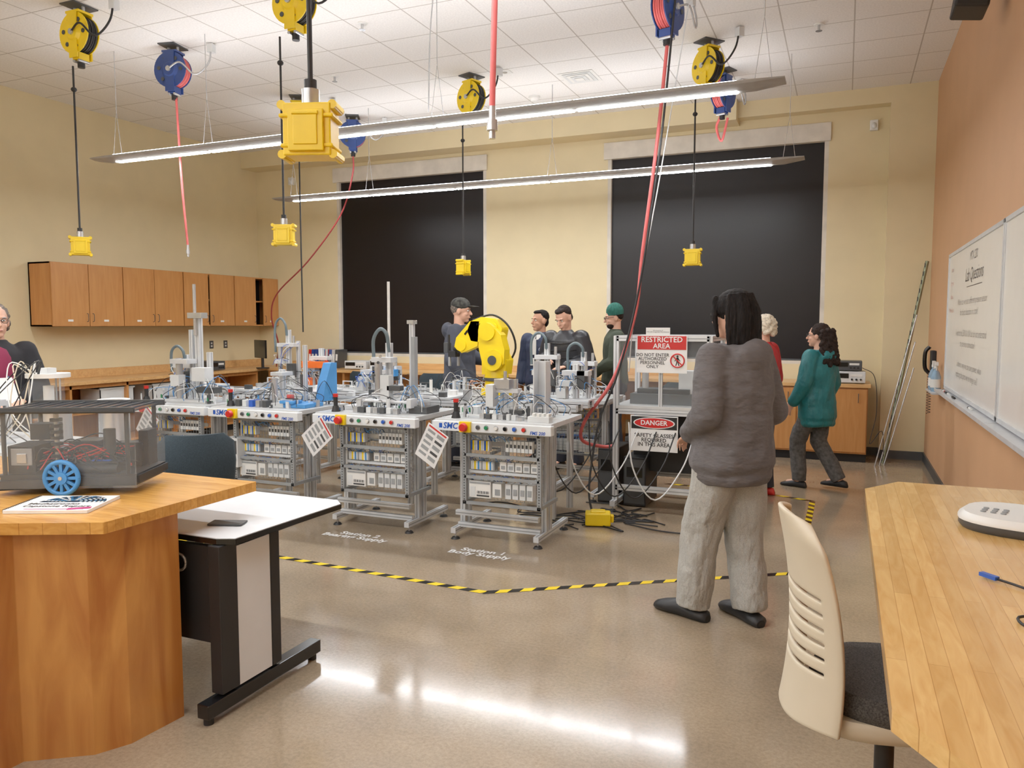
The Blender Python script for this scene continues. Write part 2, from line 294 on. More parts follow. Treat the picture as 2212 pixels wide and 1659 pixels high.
instr(-.12,9.8,.911,.36,.14,.3,offw);instr(-.1,9.82,1.052,.3,.12,.28,dgrey);instr(-7.0,9.9,.911,.38,.13,.3,offw);instr(-6.55,9.9,.911,.3,.16,.3,offw);instr(-8.5,8.7,.911,.3,.14,.4,dgrey,1.57)
line('power_cord','black cord looping off cabinet beside instruments',[(.2,9.75,1.1),(.33,9.68,1.0),(.36,9.65,.6),(.3,9.6,.25),(.42,9.62,.4),(.45,9.7,.1)],.004,black,'cord')
cols=[red,(30,60,140),(30,60,140),lblue,lblue,red,(60,90,160),(200,200,200),dgrey]
for i,cc in enumerate(cols):
    m_=cc if not isinstance(cc,tuple) else mat('binder_%d'%i,cc,.5)
    ob('ring_binder',B().bx((0,0,0),(.055,.24,.29),m_).bx((.01,-.002,.12),(.045,0,.22),paper),loc=(-7.85+i*.065,10.1,.912),rot=(0,.08 if i%3 else .12,0),bev=.003,label='upright coloured ring binder on wood counter',cat='binder',group='binders on the window counter')
for i,y in enumerate((5.65,6.85,7.65)):
    t=th('storage_crate','grey plastic storage bin on open shelf','bin',(-8.85,y,.53));b=B()
    for a,c in(((0,0,0),(.36,.5,.01)),((0,0,0),(.01,.5,.26)),((.35,0,0),(.36,.5,.26)),((0,0,0),(.36,.01,.26)),((0,.49,0),(.36,.5,.26)),((-.01,-.01,.25),(.01,.51,.27)),((.35,-.01,.25),(.37,.51,.27))):b.bx(a,c,offw if i else dgrey)
    ob('tub',b,t);ob('lid',B().bx((-.01,-.01,.27),(.37,.51,.285),red if i==0 else dgrey),t)
t=th('desktop_monitor','black flat monitor on wood counter in corner','monitor',(-8.35,9.6,.912),-.5)
ob('screen',B().box((0,0,.3),(.46,.03,.28),blackg),t,bev=.005);ob('stand',B().box((0,.03,.1),(.05,.03,.2),black).cyl((0,.03,0),(0,.03,.012),.1,black),t)
for i,y in enumerate((6.25,9.3,9.6)):
    ob('wall_outlet',B().bx((-.004,-.04,-.06),(.0,.04,.06),dgrey if i else white).bx((-.0,-.015,.01),(.003,.015,.035),offw).bx((-.0,-.015,-.035),(.003,.015,-.01),offw),loc=(-9.045,y,1.28),label='wall outlet plate above wood backsplash',cat='outlet')
# ---------- whiteboards
wb=mat('whiteboard_surface',(236,235,230),.18,na=.01)
def board(y0,y1,txt=False):
    t=th('whiteboard','wide whiteboard in aluminium frame'+(' with handwritten lab questions' if txt else '')+' on tan wall','whiteboard',(.9,y1,1.0))
    w=y1-y0;ob('panel',B().bx((-.02,-w,.03),(0,0,1.22),wb),t)
    b=B()
    for a,c in(((-.028,-w,0),(0,0,.03)),((-.028,-w,1.21),(0,0,1.24)),((-.028,-.025,0),(0,0,1.24)),((-.028,-w,0),(0,-w+.025,1.24))):b.bx(a,c,alu)
    ob('frame',b,t,bev=.002);ob('marker_tray',B().bx((-.1,-w,-.03),(0,0,-.012),alu).bx((-.105,-w,-.03),(-.1,0,.0),alu),t,bev=.002)
    if txt:
        X=-.022;q=-.0012
        ob('handwriting',B().text('MTX 230',.1,(X,-1.5,1.12),'L',ink,sh=.2,off=q).text('Lab Questions',.15,(X,-1.55,.98),'L',ink,sh=.25,off=q).bx((X,-1.95,.89),(X+.001,-1.2,.895),ink),t,label='handwritten heading',fix=False)['kind']='stuff'
        b=B()
        for k,s in enumerate(('Where can we use a different pressure sensor','for object detection in a tank?','','I want to tie 230V & 110V but do not understand','the previous connection?','','Is there a way we can save power, when','replacing the parts we no longer sell?')):
            b.text(s,.078,(X,-1.45+(.1 if k%3 else 0),.78-k*.085),'L',ink,sh=.3,off=-.0012)
        for k,s in enumerate(('Unit 1','Sign out','Names','Monday Lab')):b.text(s,.06,(X,-.3,1.08-k*.12),'L',inkr,sh=.2,off=-.001)
        ob('handwriting',b,t,fix=False)['kind']='stuff'
board(5.57,8.31,True);board(2.9,5.55)
for i,y in enumerate((7.9,7.75,7.55,7.2,6.3)):
    ob('marker',B().cyl((0,0,0),(0,.13,0),.009,black if i%2 else white,10).cyl((0,.1,0),(0,.135,0),.0095,red if i==1 else black,10),loc=(.84,y,.998),label='dry erase marker lying in tray',cat='marker',group='markers in the tray')
bs=mat('bottle_blue',(150,190,220),.2,al=.6);ob('corner_shelf',B().bx((0,0,0),(.12,.62,.015),alu),loc=(.78,8.33,.93),label='small aluminium ledge on tan wall',cat='shelf')
for i,y in enumerate((8.55,8.78)):
    t=th('spray_bottle','clear blue spray bottle with white trigger head on ledge','spray bottle',(.83,y,.946),group='spray bottles');b=B()
    prf=[(.04,0),(.045,.02),(.045,.14),(.03,.19),(.015,.21),(.015,.23)]
    b.loft([[V((r*math.cos(a*.3927),r*math.sin(a*.3927),z)) for a in range(16)] for r,z in prf],bs);ob('bottle',b,t)
    ob('bottle_label',B().cyl((0,0,.04),(0,0,.12),.0462,white),t);ob('spray_head',B().cyl((0,0,.225),(0,0,.25),.018,white).box((0,-.02,.27),(.025,.1,.035),white).box((0,-.04,.235),(.01,.012,.06),white,(.4,0,0)),t)
t=th('wall_telephone','black wall telephone with handset and coiled cord','telephone',(.9,9.35,1.2))
ob('base',B().bx((-.05,-.08,-.1),(0,.08,.12),black),t,bev=.01);ob('handset',B().tube(cr([(-.06,0,.16),(-.1,0,.1),(-.1,0,-.06),(-.06,0,-.12)]),.02,blackg),t)
ob('coiled_cord',B().tube([(-.05+.02*math.cos(i*.9),.012*math.sin(i*.9)+.03*math.sin(i*.03),-.12-i*.004) for i in range(110)],.003,black,5),t)
t=th('slotted_channel','tall perforated green-grey metal strut leaning in corner','metal strut',(.45,9.85,0))
b=B();gal=mat('galvanised_green',(150,158,130),.4,.4);d=V((.40,.3,2.32));b.tube([V((0,0,0)),d],.02,gal,4)
for k in range(24):
    q=d*(k+.5)/24;b.box(q+V((-.015,-.012,0)),(.008,.012,.05),dgrey)
ob('channel',b,t)
for i in range(3):ob('metal_rod',B().cyl((0,0,0),(.38-.05*i,.2,1.7-.3*i),.007,steel,8),loc=(.36+.05*i,9.6+.07*i,0),label='thin steel rod leaning in room corner',cat='rod',group='leaning rods')
# ---------- benches
t=th('instructor_bench','honey butcher-block bench with plywood body and chamfered corner','bench',(-2.4,1.9,0))
P=[(.01,.8),(.01,.02),(-.34,-.145),(-.34,-1.2),(-1.9,-1.2),(-1.9,.8)]
ob('worktop',B().ext(P,.858,.9,bt1),t,bev=.003)
ob('body',B().ext([(-.04,.4),(-.06,.16),(-.12,.05),(-.32,-.085),(-.36,-1.1),(-1.85,-1.1),(-1.85,.4)],.0,.858,ply),t,bev=.002)
for z0,z1 in((.05,.28),(.3,.5),(.52,.66),(.68,.83)):
    d=ob('drawer',B().bx((-.352,-.95,z0),(-.33,-.13,z1),cab),t,bev=.003);ob('handle',B().tube(cr([(-.33,-.6,(z0+z1)/2),(-.3,-.58,(z0+z1)/2),(-.3,-.48,(z0+z1)/2),(-.33,-.46,(z0+z1)/2)],3),.005,dgrey,6),d)
t=th('demonstration_desk','pale butcher-block desk with chamfered corners against tan wall','desk',(.1,1.32,0))
ob('worktop',B().ext([(0,2.28),(.14,2.5),(.79,2.5),(.79,0),(.14,0),(0,.21)],.858,.9,bt2),t,bev=.004)
ob('body',B().bx((.45,.15,.08),(.79,2.35,.858),ply).bx((.5,.2,0),(.79,2.3,.08),black),t)
# white table
t=th('training_table','white laminate table with black edge and black steel T-leg','table',(-3.7,2.36,0))
lam=mat('white_laminate',(222,225,228),.35,na=.02)
ob('table_top',B().ext([(0,0),(1.40,0),(1.47,.03),(1.50,.70),(1.44,.76),(0,.76)],.718,.74,lam),t)
ob('edge_band',B().ext([(-.004,-.004),(1.402,-.004),(1.474,.028),(1.504,.702),(1.442,.764),(-.004,.764)],.715,.737,blackg),t,bev=.002)
for n,x in enumerate((.1,1.40)):
    l=ob('leg',B().bx((x-.03,-.02,.1),(x+.03,.08,.712),black).bx((x-.03,.28,.1),(x+.03,.34,.712),black).bx((x-.03,-.1,.03),(x+.03,.62,.09),blackg).bx((x-.02,.05,.685),(x+.02,.7,.715),black),t,bev=.004)
    ob('panel',B().bx((x-.022,.08,.1),(x+.026,.28,.69),lam),l)
    for y in(-.07,.59):ob('levelling_foot',B().cyl((x,y,0),(x,y,.03),.02,black),l)
ob('modesty_panel',B().bx((.1,.0,.3),(1.37,.03,.7),black),t)
ob('grommet',B().tube([(1.20+.035*math.cos(a*.5236),-.004,.62+.035*math.sin(a*.5236)) for a in range(13)],.006,steel,6),t)
ob('smartphone',B().box((0,0,.005),(.15,.075,.009),dgrey),loc=(-2.42,2.55,.741),rot=(0,0,.35),bev=.004,label='dark grey phone lying on white table',cat='phone')
# booklet
t=th('spiral_booklet','spiral-bound capstone report booklet with blue printed cover','booklet',(-2.75,2.04,.901),.42)
cvb=mat('cover_blue',(70,140,190),.4,ns=30,na=.4);cvd=mat('cover_dark',(20,34,52),.4,ns=20,na=.4);pink=mat('cover_magenta',(180,50,110),.4)
ob('cover',B().box((0,0,.006),(.31,.25,.012),paper),t);b=B()
b.add([V((.025+.125*math.cos(a*.1745),.008+.11*math.sin(a*.1745),.0122)) for a in range(19)],[tuple(range(19))],cvd)
for r in(.03,.045,.06,.075,.09,.102):
    for a in range(0,24):
        an=a*.131+.03;x=.025+r*1.13*math.cos(an);y=.012+r*math.sin(an)
        if a%3!=2:b.box((x,y,.0128),(.008,.009,.0008),cvb if a%2 else paper,(0,0,an))
b.text('Mechatronics',.036,(-.12,-.022,.0132),'U',ink,'LEFT',off=.001).text('Capstone Report',.036,(-.12,-.06,.0132),'U',ink,'LEFT',off=.001);b.box((.02,-.105,.0126),(.22,.006,.0008),pink).box((.11,-.095,.0128),(.08,.03,.0008),pink,(0,0,.3))
ob('cover_print',b,t,fix=False);b=B()
for k in range(24):b.tube([(-.155+.007*math.cos(q),-.115+k*.01,.006+.009*math.sin(q)) for q in[j*.785 for j in range(9)]],.0012,black,4)
ob('spiral_binding',b,t)
# rover
t=th('wheeled_rover','clear acrylic robot rover with blue spoked wheels and exposed wiring','robot rover',(-2.98,2.3,.9),.46)
ob('base_plate',B().bx((-.27,-.14,.075),(.29,.16,.085),black).bx((-.26,-.13,.035),(.28,.15,.075),black).loft([[V((x,y,z)) for x,z in((-.28,.02),(.3,.05),(.3,.08),(-.28,.06))] for y in(-.145,.16)],black,False),t)
b=B().bx((-.28,-.17,.345),(.29,.19,.352),smoke)
for x in range(-5,6):b.box((x*.05,.01,.354),(.006,.3,.003),dgrey)
for y in(-.15,.17):b.bx((-.28,y-.006,.338),(.29,y+.006,.362),dgrey)
ob('top_plate',b,t)
for x in(-.24,.25):
    for y in(-.13,.15):ob('standoff',B().cyl((x,y,.08),(x,y,.345),.009,black),t)
ob('side_panel',B().bx((-.27,-.15,.03),(.29,-.147,.35),clear).bx((.287,-.15,.03),(.29,.16,.35),clear),t)
for x,y in((.0,-.165),(.0,.17),(-.22,.17)):
    b=B().tube([(x+.066*math.cos(a*.2618),y,.076+.066*math.sin(a*.2618)) for a in range(25)],.010,lblue,8)
    for a in range(12):b.box((x+.042*math.cos(a*.5236),y,.076+.042*math.sin(a*.5236)),(.042,.012,.012),lblue,(0,-a*.5236,0))
    b.cyl((x,y-.012,.076),(x,y+.012,.076),.026,lblue).cyl((x,y-.015,.076),(x,y+.03,.076),.008,steel);ob('wheel',b,t)
b=B().bx((-.24,-.11,.085),(-.13,.05,.2),black).bx((.06,-.1,.085),(.2,.0,.13),black).bx((-.06,.02,.085),(.06,.14,.2),dgrey).bx((-.24,.06,.2),(-.14,.14,.27),black).bx((-.225,-.115,.12),(-.14,-.11,.19),mgrey).cyl((.14,-.04,.13),(.14,-.04,.26),.024,dgrey).bx((.12,.03,.085),(.24,.1,.19),black).bx((-.05,-.1,.085),(.05,0,.12),dgrey).bx((.22,.05,.085),(.26,.15,.24),black).cyl((.04,-.1,.1),(.2,-.1,.1),.022,black).bx((-.2,-.12,.13),(-.16,-.115,.17),steel).bx((.08,-.09,.13),(.16,-.03,.135),blueb)
ob('electronics',b,t,bev=.003);b=B()
for k in range(9):b.cyl((-.05,-.09,.1+k*.025),(-.05,-.09,.112+k*.025),.024,black,12)
b.cyl((-.05,-.09,.09),(-.05,-.09,.33),.01,steel);ob('shock_spring',b,t);b=B()
for k in range(80):
    a=V((random.uniform(-.24,.25),random.uniform(-.13,.1),random.uniform(.09,.18)));c=V((random.uniform(-.24,.25),random.uniform(-.13,.1),random.uniform(.09,.18)))
    b.tube(cr([a,(a+c)/2+V((0,random.uniform(-.03,.03),random.uniform(0,.06))),c],5),.0028,random.choice([red,black,black,black,black,black,red,black,dgrey]),5)
o=ob('wiring',b,t);o['kind']='stuff'
# doc camera
t=th('document_camera','white and grey document camera base with control buttons','document camera',(.60,3.08,.9),-.3)
ov=lambda a,b_,z,n=28:[V((a*math.copysign(abs(math.cos(i*6.2832/n))**.75,math.cos(i*6.2832/n)),b_*math.copysign(abs(math.sin(i*6.2832/n))**.75,math.sin(i*6.2832/n)),z)) for i in range(n)]
ob('base',B().loft([ov(.2,.16,.0),ov(.21,.17,.012),ov(.21,.17,.03)],dgrey),t);ob('top_shell',B().loft([ov(.212,.172,.03),ov(.212,.172,.042),ov(.195,.155,.056)],white),t)
for k in range(9):ob('button',B().cyl((-.13+.03*(k%3),-.06+.03*(k//3),.056),(-.13+.03*(k%3),-.06+.03*(k//3),.06),.009,mgrey,10),t)
ob('arm',B().cyl((.1,.05,.05),(.12,.05,.2),.03,black).box((.12,.0,.2),(.08,.12,.05),black),t)
ob('light_pad',B().bx((-.15,-.3,0),(.15,0,.02),mgrey),loc=(.73,2.86,.9),rot=(0,0,0),bev=.004,label='grey flat pad on pale desk',cat='pad')
t=th('usb_cable','black cable with blue usb plug coiled on desk','cable',(.40,2.42,.905));ob('cord',B().tube(cr([(0,0,.004),(.05,-.05,.003),(.12,-.14,.003),(.1,-.25,.003),(.0,-.3,.003),(.03,-.38,.003),(.2,-.33,.003),(.4,-.25,.003)]),.0035,black,6),t);ob('plug',B().box((-.015,.012,.006),(.05,.016,.01),blueb,(0,0,2.3)),t)
# lab stool
t=th('lab_stool','beige slotted-back lab stool with charcoal fabric seat','chair',(.145,2.46,0),-1.30)
vs=[];fs=[];nu,nv=28,56
for j in range(nv+1):
    q=j/nv
    for i in range(nu+1):
        u=i/nu*2-1;w=.215*(1-.06*q)*(1-.4*max(0,(q-.88)/.12)**2)
        vs.append(V((u*w,-.255-.035*(2*q-1)**2-.02*q+.10*abs(u)**2.4*(1-.45*q),.46+.61*q-.03*abs(u)**3+(.05*abs(u)**2*(1-q)))))
for j in range(nv):
    for i in range(nu):
        u=(i+.5)/nu*2-1
        if j in(15,19,23,27,31,35) and abs(u)<.8:continue
        a=j*(nu+1)+i;fs.append((a,a+1,a+nu+2,a+nu+1))
ob('backrest',B().add(vs,fs,cream,True),t,mods=(('SOLIDIFY',{'thickness':.014,'offset':0}),('BEVEL',{'width':.003})),fix=False)
ss=lambda a,b_,z,y0=0:[V((p.x,p.y+y0,p.z)) for p in ov(a,b_,z)]
ob('seat_shell',B().loft([ss(.13,.15,.44),ss(.20,.23,.465,-.02),ss(.215,.25,.51,-.02),ss(.205,.24,.52,-.02)],cream),t)
ob('seat',B().loft([ss(.215,.215,.515,.02),ss(.235,.225,.55,.02),ss(.215,.205,.585,.02)],fab),t)
ob('gas_column',B().cyl((0,0,.08),(0,0,.44),.027,black).cyl((0,0,.3),(0,0,.44),.018,steel).bx((-.1,-.08,.42),(.1,.08,.45),black),t)
b=B()
for k in range(5):
    a=k*1.2566;b.cyl((0,0,.1),(.28*math.cos(a),.28*math.sin(a),.06),.025,black,8,r2=.016).cyl((.28*math.cos(a),.28*math.sin(a),.0),(.28*math.cos(a),.28*math.sin(a),.06),.02,black,8)
ob('star_base',b,t)
# office chairs
def ochair(x,y,rz,label='black office chair with curved fabric back'):
    t=th('office_chair',label,'chair',(x,y,0),rz);R=[]
    for z,w,d in((.58,.17,.02),(.62,.21,.03),(.78,.225,.035),(.9,.215,.03),(.95,.16,.02)):
        R.append([V((w*math.cos(i*.3142),-.22+d*math.sin(i*.3142)+.07*math.cos(i*.3142)**2,z)) for i in range(20)])
    ob('backrest',B().loft(R,navyf),t);ob('seat',B().loft([ov(.2,.2,.44),ov(.24,.23,.46),ov(.24,.23,.49),ov(.21,.2,.51)],navyf),t)
    ob('back_support',B().tube(cr([(0,0,.43),(0,-.2,.43),(0,-.25,.55),(0,-.24,.7)]),.018,black),t);ob('gas_column',B().cyl((0,0,.08),(0,0,.44),.025,black),t);b=B()
    for k in range(5):
        a=k*1.2566;b.cyl((0,0,.09),(.28*math.cos(a),.28*math.sin(a),.07),.022,black,8).cyl((.28*math.cos(a)-.02,.28*math.sin(a),.028),(.28*math.cos(a)+.02,.28*math.sin(a),.028),.028,black,10)
    ob('star_base',b,t);return t
t=ochair(-3.63,3.58,.785,'dark teal fabric office chair tucked beside white table')
ochair(-5.0,9.2,.2);ochair(-6.1,9.2,-.2);ochair(-1.7,8.9,.3)
# ---------- tape & floor text
tb=B();T=[V((-5.2,4.28,0)),V((-3.74,4.21,0)),V((-1.93,4.11,0)),V((-.23,5.23,0)),V((-.22,7.45,0)),V((-.75,7.66,0)),V((-1.6,7.7,0))]
for i in range(len(T)-1):
    a,c=T[i],T[i+1];Ln=(c-a).length;d=(c-a)/Ln;n=V((-d.y,d.x,0))*.025;k=int(Ln/.075)
    for j in range(k):
        s0,s1=j/k*Ln,(j+1)/k*Ln;o=.02
        tb.add([a+d*(s0-o)-n+V((0,0,.002)),a+d*(s1-o)-n+V((0,0,.002)),a+d*(s1+o)+n+V((0,0,.002)),a+d*(s0+o)+n+V((0,0,.002))],[(0,1,2,3)],yel if j%2 else blackg)
ob('floor_tape',tb,label='yellow and black striped safety tape on concrete floor',cat='floor tape',fix=False)
fw=mat('floor_lettering_white',(244,244,242),.5,na=.01)
for x,y,s in((-2.29,4.82,'Station 1\nBody Supply'),(-3.34,4.85,'Station 2\nBearing Supply')):
    ob('floor_lettering',B().text(s,.095,(x,y,.003),'U',fw,off=.003),label='white painted station name lettering on floor',cat='lettering',fix=False)
# ---------- workstations
def prof(b,p,q,w=.045):
    p=V(p);q=V(q);c=(p+q)/2;d=q-p;i=max(range(3),key=lambda k:abs(d[k]));s=[w]*3;s[i]=abs(d[i]);b.box(c,s,alu)
    for k in range(3):
        if k==i:continue
        g=[.008]*3;g[i]=abs(d[i])-.002;g[k]=w+.002;b.box(c,g,mgrey)  # proud grey strips imitate the shade inside recessed T-slot grooves
    return b
top=mat('table_plate',(206,208,208),.3,.2,na=.04);con=mat('console_white',(222,226,228),.35,.0,na=.02);sb=mat('logo_blue',(20,80,180),.4)
def clutter(S,n=26,seed=0,h=.16):
    rd=random.Random(seed);b=B();cl=[offw,offw,steel,dgrey,alu,alu,white]
    for k in range(n):
        x=rd.uniform(.05,.85);y=rd.uniform(.08,.6);z=rd.uniform(.02,h);w=rd.uniform(.012,.035);m_=rd.choice(cl)
        if k%3==0:b.cyl((x,y,.915),(x,y,.915+z),w*.5,m_,10).cyl((x,y,.915+z),(x,y,.93+z),w*.3,dgrey,8)
        elif k%3==1:b.bx((x,y,.915),(x+w,y+w*1.4,.915+z),m_).bx((x+.2*w,y-.003,.915+z*.3),(x+.8*w,y,.915+z*.7),rd.choice([dgrey,lblue,offw,green]))
        else:b.bx((x,y,.915+z*.6),(x+.12,y+.015,.925+z*.6),m_).bx((x,y,.915),(x+.01,y+.015,.915+z*.6),alu).bx((x+.11,y,.915),(x+.12,y+.015,.915+z*.6),alu)
    for k in range(18):
        a=V((rd.uniform(.05,.85),rd.uniform(.1,.5),.93));c=V((rd.uniform(.05,.85),rd.uniform(.1,.55),.93));b.tube(cr([a,a+V((0,0,.08)),(a+c)/2+V((0,0,rd.uniform(.06,.22))),c+V((0,0,.06)),c],4),.0028,rd.choice([black,black,lblue,white,offw,dgrey]),5)
    o=ob('pneumatic_fittings',b,S);o['kind']='stuff'
def station(x,y,rz,label):
    t=th('training_workstation',label,'workstation',(x,y,0),rz,group='mechatronics training workstations');b=B()
    for X in(.09,.75):
        prof(b,(X,.1,.07),(X,.74,.07),.04);prof(b,(X,.28,.09),(X,.28,.86),.04);prof(b,(X,.36,.09),(X,.36,.86),.04)
        prof(b,(X,.06,.86),(X,.64,.86),.04)
    prof(b,(.09,.16,.2),(.75,.16,.2),.035);prof(b,(.09,.2,.1),(.75,.2,.1),.035);prof(b,(.09,.6,.86),(.75,.6,.86),.04);prof(b,(.04,.04,.86),(.86,.04,.86),.04)
    ob('frame',b,t)
    for X in(.09,.75):
        for yy in(.14,.7):ob('levelling_foot',B().cyl((X,yy,0),(X,yy,.015),.035,black,r2=.025).cyl((X,yy,.015),(X,yy,.05),.006,steel,8),t)
    b=B().bx((0,.0,.883),(.9,.67,.915),top)
    for k in range(9):b.bx((0,.075+k*.065,.9152),(.9,.079+k*.065,.9158),mgrey)
    ob('table_plate',b,t,bev=.002)
    c=ob('control_console',B().bx((-.01,-.03,.835),(.91,.035,.905),con),t,bev=.006)
    ob('logo',B().text('SMC',.06,(.14,-.0315,.872),'F',sb,sh=.2,off=.0015).bx((.05,-.0312,.856),(.075,-.031,.89),sb),c,fix=False)
    ob('model_lettering',B().text('FMS 200',.032,(.81,-.0315,.852),'F',sb,sh=.2,off=.0008),c,fix=False)
    ob('emergency_stop',B().box((.265,-.04,.872),(.085,.03,.075),yel).cyl((.265,-.055,.872),(.265,-.075,.872),.016,red).cyl((.265,-.07,.872),(.265,-.095,.872),.032,red,20,r2=.026),c)
    for X,m_ in((.36,dgrey),(.425,green),(.50,white),(.57,blackg),(.64,blueb),(.71,red)):
        ob('push_button',B().cyl((X,-.03,.872),(X,-.034,.872),.018,steel).cyl((X,-.034,.872),(X,-.045,.872),.013,m_),c)
    b=B();F=.03
    for X in(.22,.80):
        b.bx((X-.012,F,.3),(X+.012,F+.35,.325),mgrey).bx((X-.015,F,.3),(X+.015,F+.03,.84),mgrey)
        for k in range(26):b.box((X,F+.0,.315+k*.02),(.01,.003,.008),dgrey)
    for z in(.31,.50,.66,.82):b.bx((.22,F,z-.01),(.80,F+.025,z+.01),mgrey)
    ob('rack_frame',b,t);b=B()
    for k in range(20):b.bx((.225+k*.03,F+.11,.32),(.2275+k*.03,F+.1125,.82),mgrey)
    for k in range(17):b.bx((.22,F+.11,.32+k*.03),(.8,F+.1125,.3225+k*.03),mgrey)
    ob('wire_mesh',b,t)
    b=B().bx((.25,F+.02,.35),(.42,F+.1,.47),white).bx((.255,F+.018,.45),(.415,F+.02,.465),mgrey).bx((.26,F+.018,.36),(.3,F+.02,.43),offw).bx((.43,F+.03,.36),(.5,F+.1,.46),white).bx((.45,F+.027,.375),(.49,F+.03,.42),mgrey).bx((.31,F+.017,.36),(.41,F+.02,.372),dgrey)
    for k in range(9):b.bx((.312+k*.011,F+.017,.38),(.319+k*.011,F+.02,.40),[mgrey,dgrey][k%2])
    ob('controller',b,t,bev=.002)
    for k in range(4):ob('relay_module',B().bx((.53+k*.055,F+.03,.355),(.575+k*.055,F+.1,.465),offw).bx((.537+k*.055,F+.026,.385),(.568+k*.055,F+.03,.43),mgrey),t,bev=.003)
    b=B()
    for k in range(14):b.bx((.25+k*.0135,F+.05,.55),(.262+k*.0135,F+.1,.61),[offw,offw,yel,white,lblue,offw,mgrey][k%7])
    for k in range(5):b.bx((.48+k*.06,F+.05,.55),(.53+k*.06,F+.1,.615),[white,offw][k%2]).bx((.49+k*.06,F+.047,.565),(.52+k*.06,F+.05,.59),mgrey)
    for k in range(7):b.bx((.52+k*.03,F+.06,.69),(.545+k*.03,F+.1,.77),[white,offw][k%2]).bx((.526+k*.03,F+.057,.72),(.54+k*.03,F+.06,.745),dgrey)
    for k in range(11):b.bx((.25+k*.0135,F+.05,.69),(.26+k*.0135,F+.1,.76),[blueb,yel,offw,offw][k%4])
    b.bx((.23,F+.1,.57),(.79,F+.108,.6),steel).bx((.23,F+.1,.72),(.79,F+.108,.75),steel).bx((.23,F+.06,.52),(.79,F+.09,.54),offw).bx((.23,F+.06,.63),(.79,F+.09,.65),offw);ob('terminal_block',b,t);b=B()
    for k in range(50):
        X=.25+random.random()*.4;z=random.choice([.47,.61,.76]);X2=X+random.uniform(-.08,.08);b.tube(cr([(X,F+.06,z),(X,F+.03,z+.02),(X2,F+.05,z+.04),(X2,F+.09,z+.0)],3),.002,random.choice([blueb,lblue,lblue,offw,black,dgrey]),4)
    o=ob('wiring',b,t);o['kind']='stuff';return t
S1=station(-2.72,4.95,0,'white-topped aluminium training workstation with wiring rack and console')
S2=clone(S1,(-3.78,4.95,0));S3=clone(S1,(-4.84,4.95,0));S4=clone(S1,(-5.8,4.95,0))
for i,(x,y) in enumerate(((-1.95,7.35),(-2.98,7.35),(-4.02,7.35),(-5.06,7.35))):clutter(clone(S1,(x,y,0),math.pi),20,50+i,.16)
for i,S in enumerate((S1,S2,S3,S4)):
    clutter(S,26,i+7,.12);ob('signal_post',B().cyl((.12,.1,.915),(.12,.1,.96),.035,black,r2=.022).cyl((.12,.1,.96),(.12,.1,1.03),.017,black).cyl((.12,.1,1.03),(.12,.1,1.055),.02,red),S)
hose_g=mat('grey_hose',(96,112,118),.4)
# S1 top
b=B().bx((.34,.2,.915),(.52,.45,.93),alu);prof(b,(.42,.3,.93),(.42,.3,1.2),.05);b.bx((.36,.22,1.1),(.56,.3,1.13),alu).bx((.38,.2,1.13),(.5,.27,1.2),steel).cyl((.53,.25,.98),(.53,.25,1.2),.02,steel).bx((.33,.16,1.0),(.39,.26,1.16),offw).bx((.5,.2,.95),(.6,.32,.98),dgrey).cyl((.47,.2,1.2),(.47,.2,1.26),.012,steel)
ob('feeder_tower',b,S1,bev=.002);b=B()
for X in(.655,.745):b.bx((X,.28,.92),(X+.008,.38,1.33),alu)
b.bx((.655,.375,.92),(.753,.383,1.33),alu).bx((.63,.25,.915),(.78,.42,.93),steel);ob('part_magazine',b,S1,bev=.001)
b=B().bx((.7,.06,.915),(.86,.14,.955),offw).bx((.05,.3,.915),(.2,.4,.98),offw).bx((.07,.298,.935),(.14,.3,.97),green).cyl((.62,.12,.915),(.62,.12,.94),.03,steel)
for k in range(6):b.bx((.3+k*.05,.12,.915),(.335+k*.05,.17,.95),[steel,dgrey,offw][k%3])
for k in range(4):b.box((.74+k*.035,.1,.965),(.02,.06,.025),white)
o=ob('valve_bank',b,S1,bev=.002);o['kind']='stuff'
# S2 top
b=B().bx((.3,.2,.915),(.7,.5,.93),alu);prof(b,(.46,.35,.93),(.46,.35,1.45),.045);prof(b,(.64,.4,.93),(.64,.4,1.62),.035);b.bx((.61,.37,1.6),(.67,.43,1.63),steel)
b.cyl((.49,.3,1.4),(.49,.3,1.93),.011,white).cyl((.40,.28,1.05),(.40,.28,1.3),.03,steel).bx((.36,.24,1.3),(.54,.34,1.34),alu).bx((.36,.24,1.03),(.44,.34,1.06),alu).bx((.44,.24,.98),(.52,.3,1.2),offw).bx((.5,.24,1.08),(.62,.3,1.12),dgrey).bx((.66,.35,1.0),(.69,.4,1.5),mgrey)
for k in range(6):b.cyl((.36+.02*k,.22,1.1+.05*k),(.37+.02*k,.2,1.1+.05*k),.012,steel if k%2 else dgrey,8)
ob('feeder_tower',b,S2,bev=.002);ob('cable_loop',B().tube(cr([(.49,.3,1.38),(.48,.28,1.52),(.42,.28,1.56),(.36,.28,1.48),(.36,.28,1.33)]),.014,hose_g),S2)
b=B().bx((.1,.25,.915),(.25,.4,.95),alu).bx((.72,.2,.915),(.88,.4,.97),dgrey).cyl((.8,.3,.97),(.8,.3,1.0),.05,steel)
for k in range(7):b.bx((.28+k*.06,.1,.915),(.32+k*.06,.15,.96),[steel,dgrey,offw][k%3])
b.cyl((.3,.18,1.0),(.75,.18,1.0),.012,alu).cyl((.3,.22,1.0),(.75,.22,1.0),.012,alu).bx((.28,.15,.96),(.32,.25,1.03),alu).bx((.73,.15,.96),(.77,.25,1.03),alu);ob('linear_slide',b,S2,bev=.002)
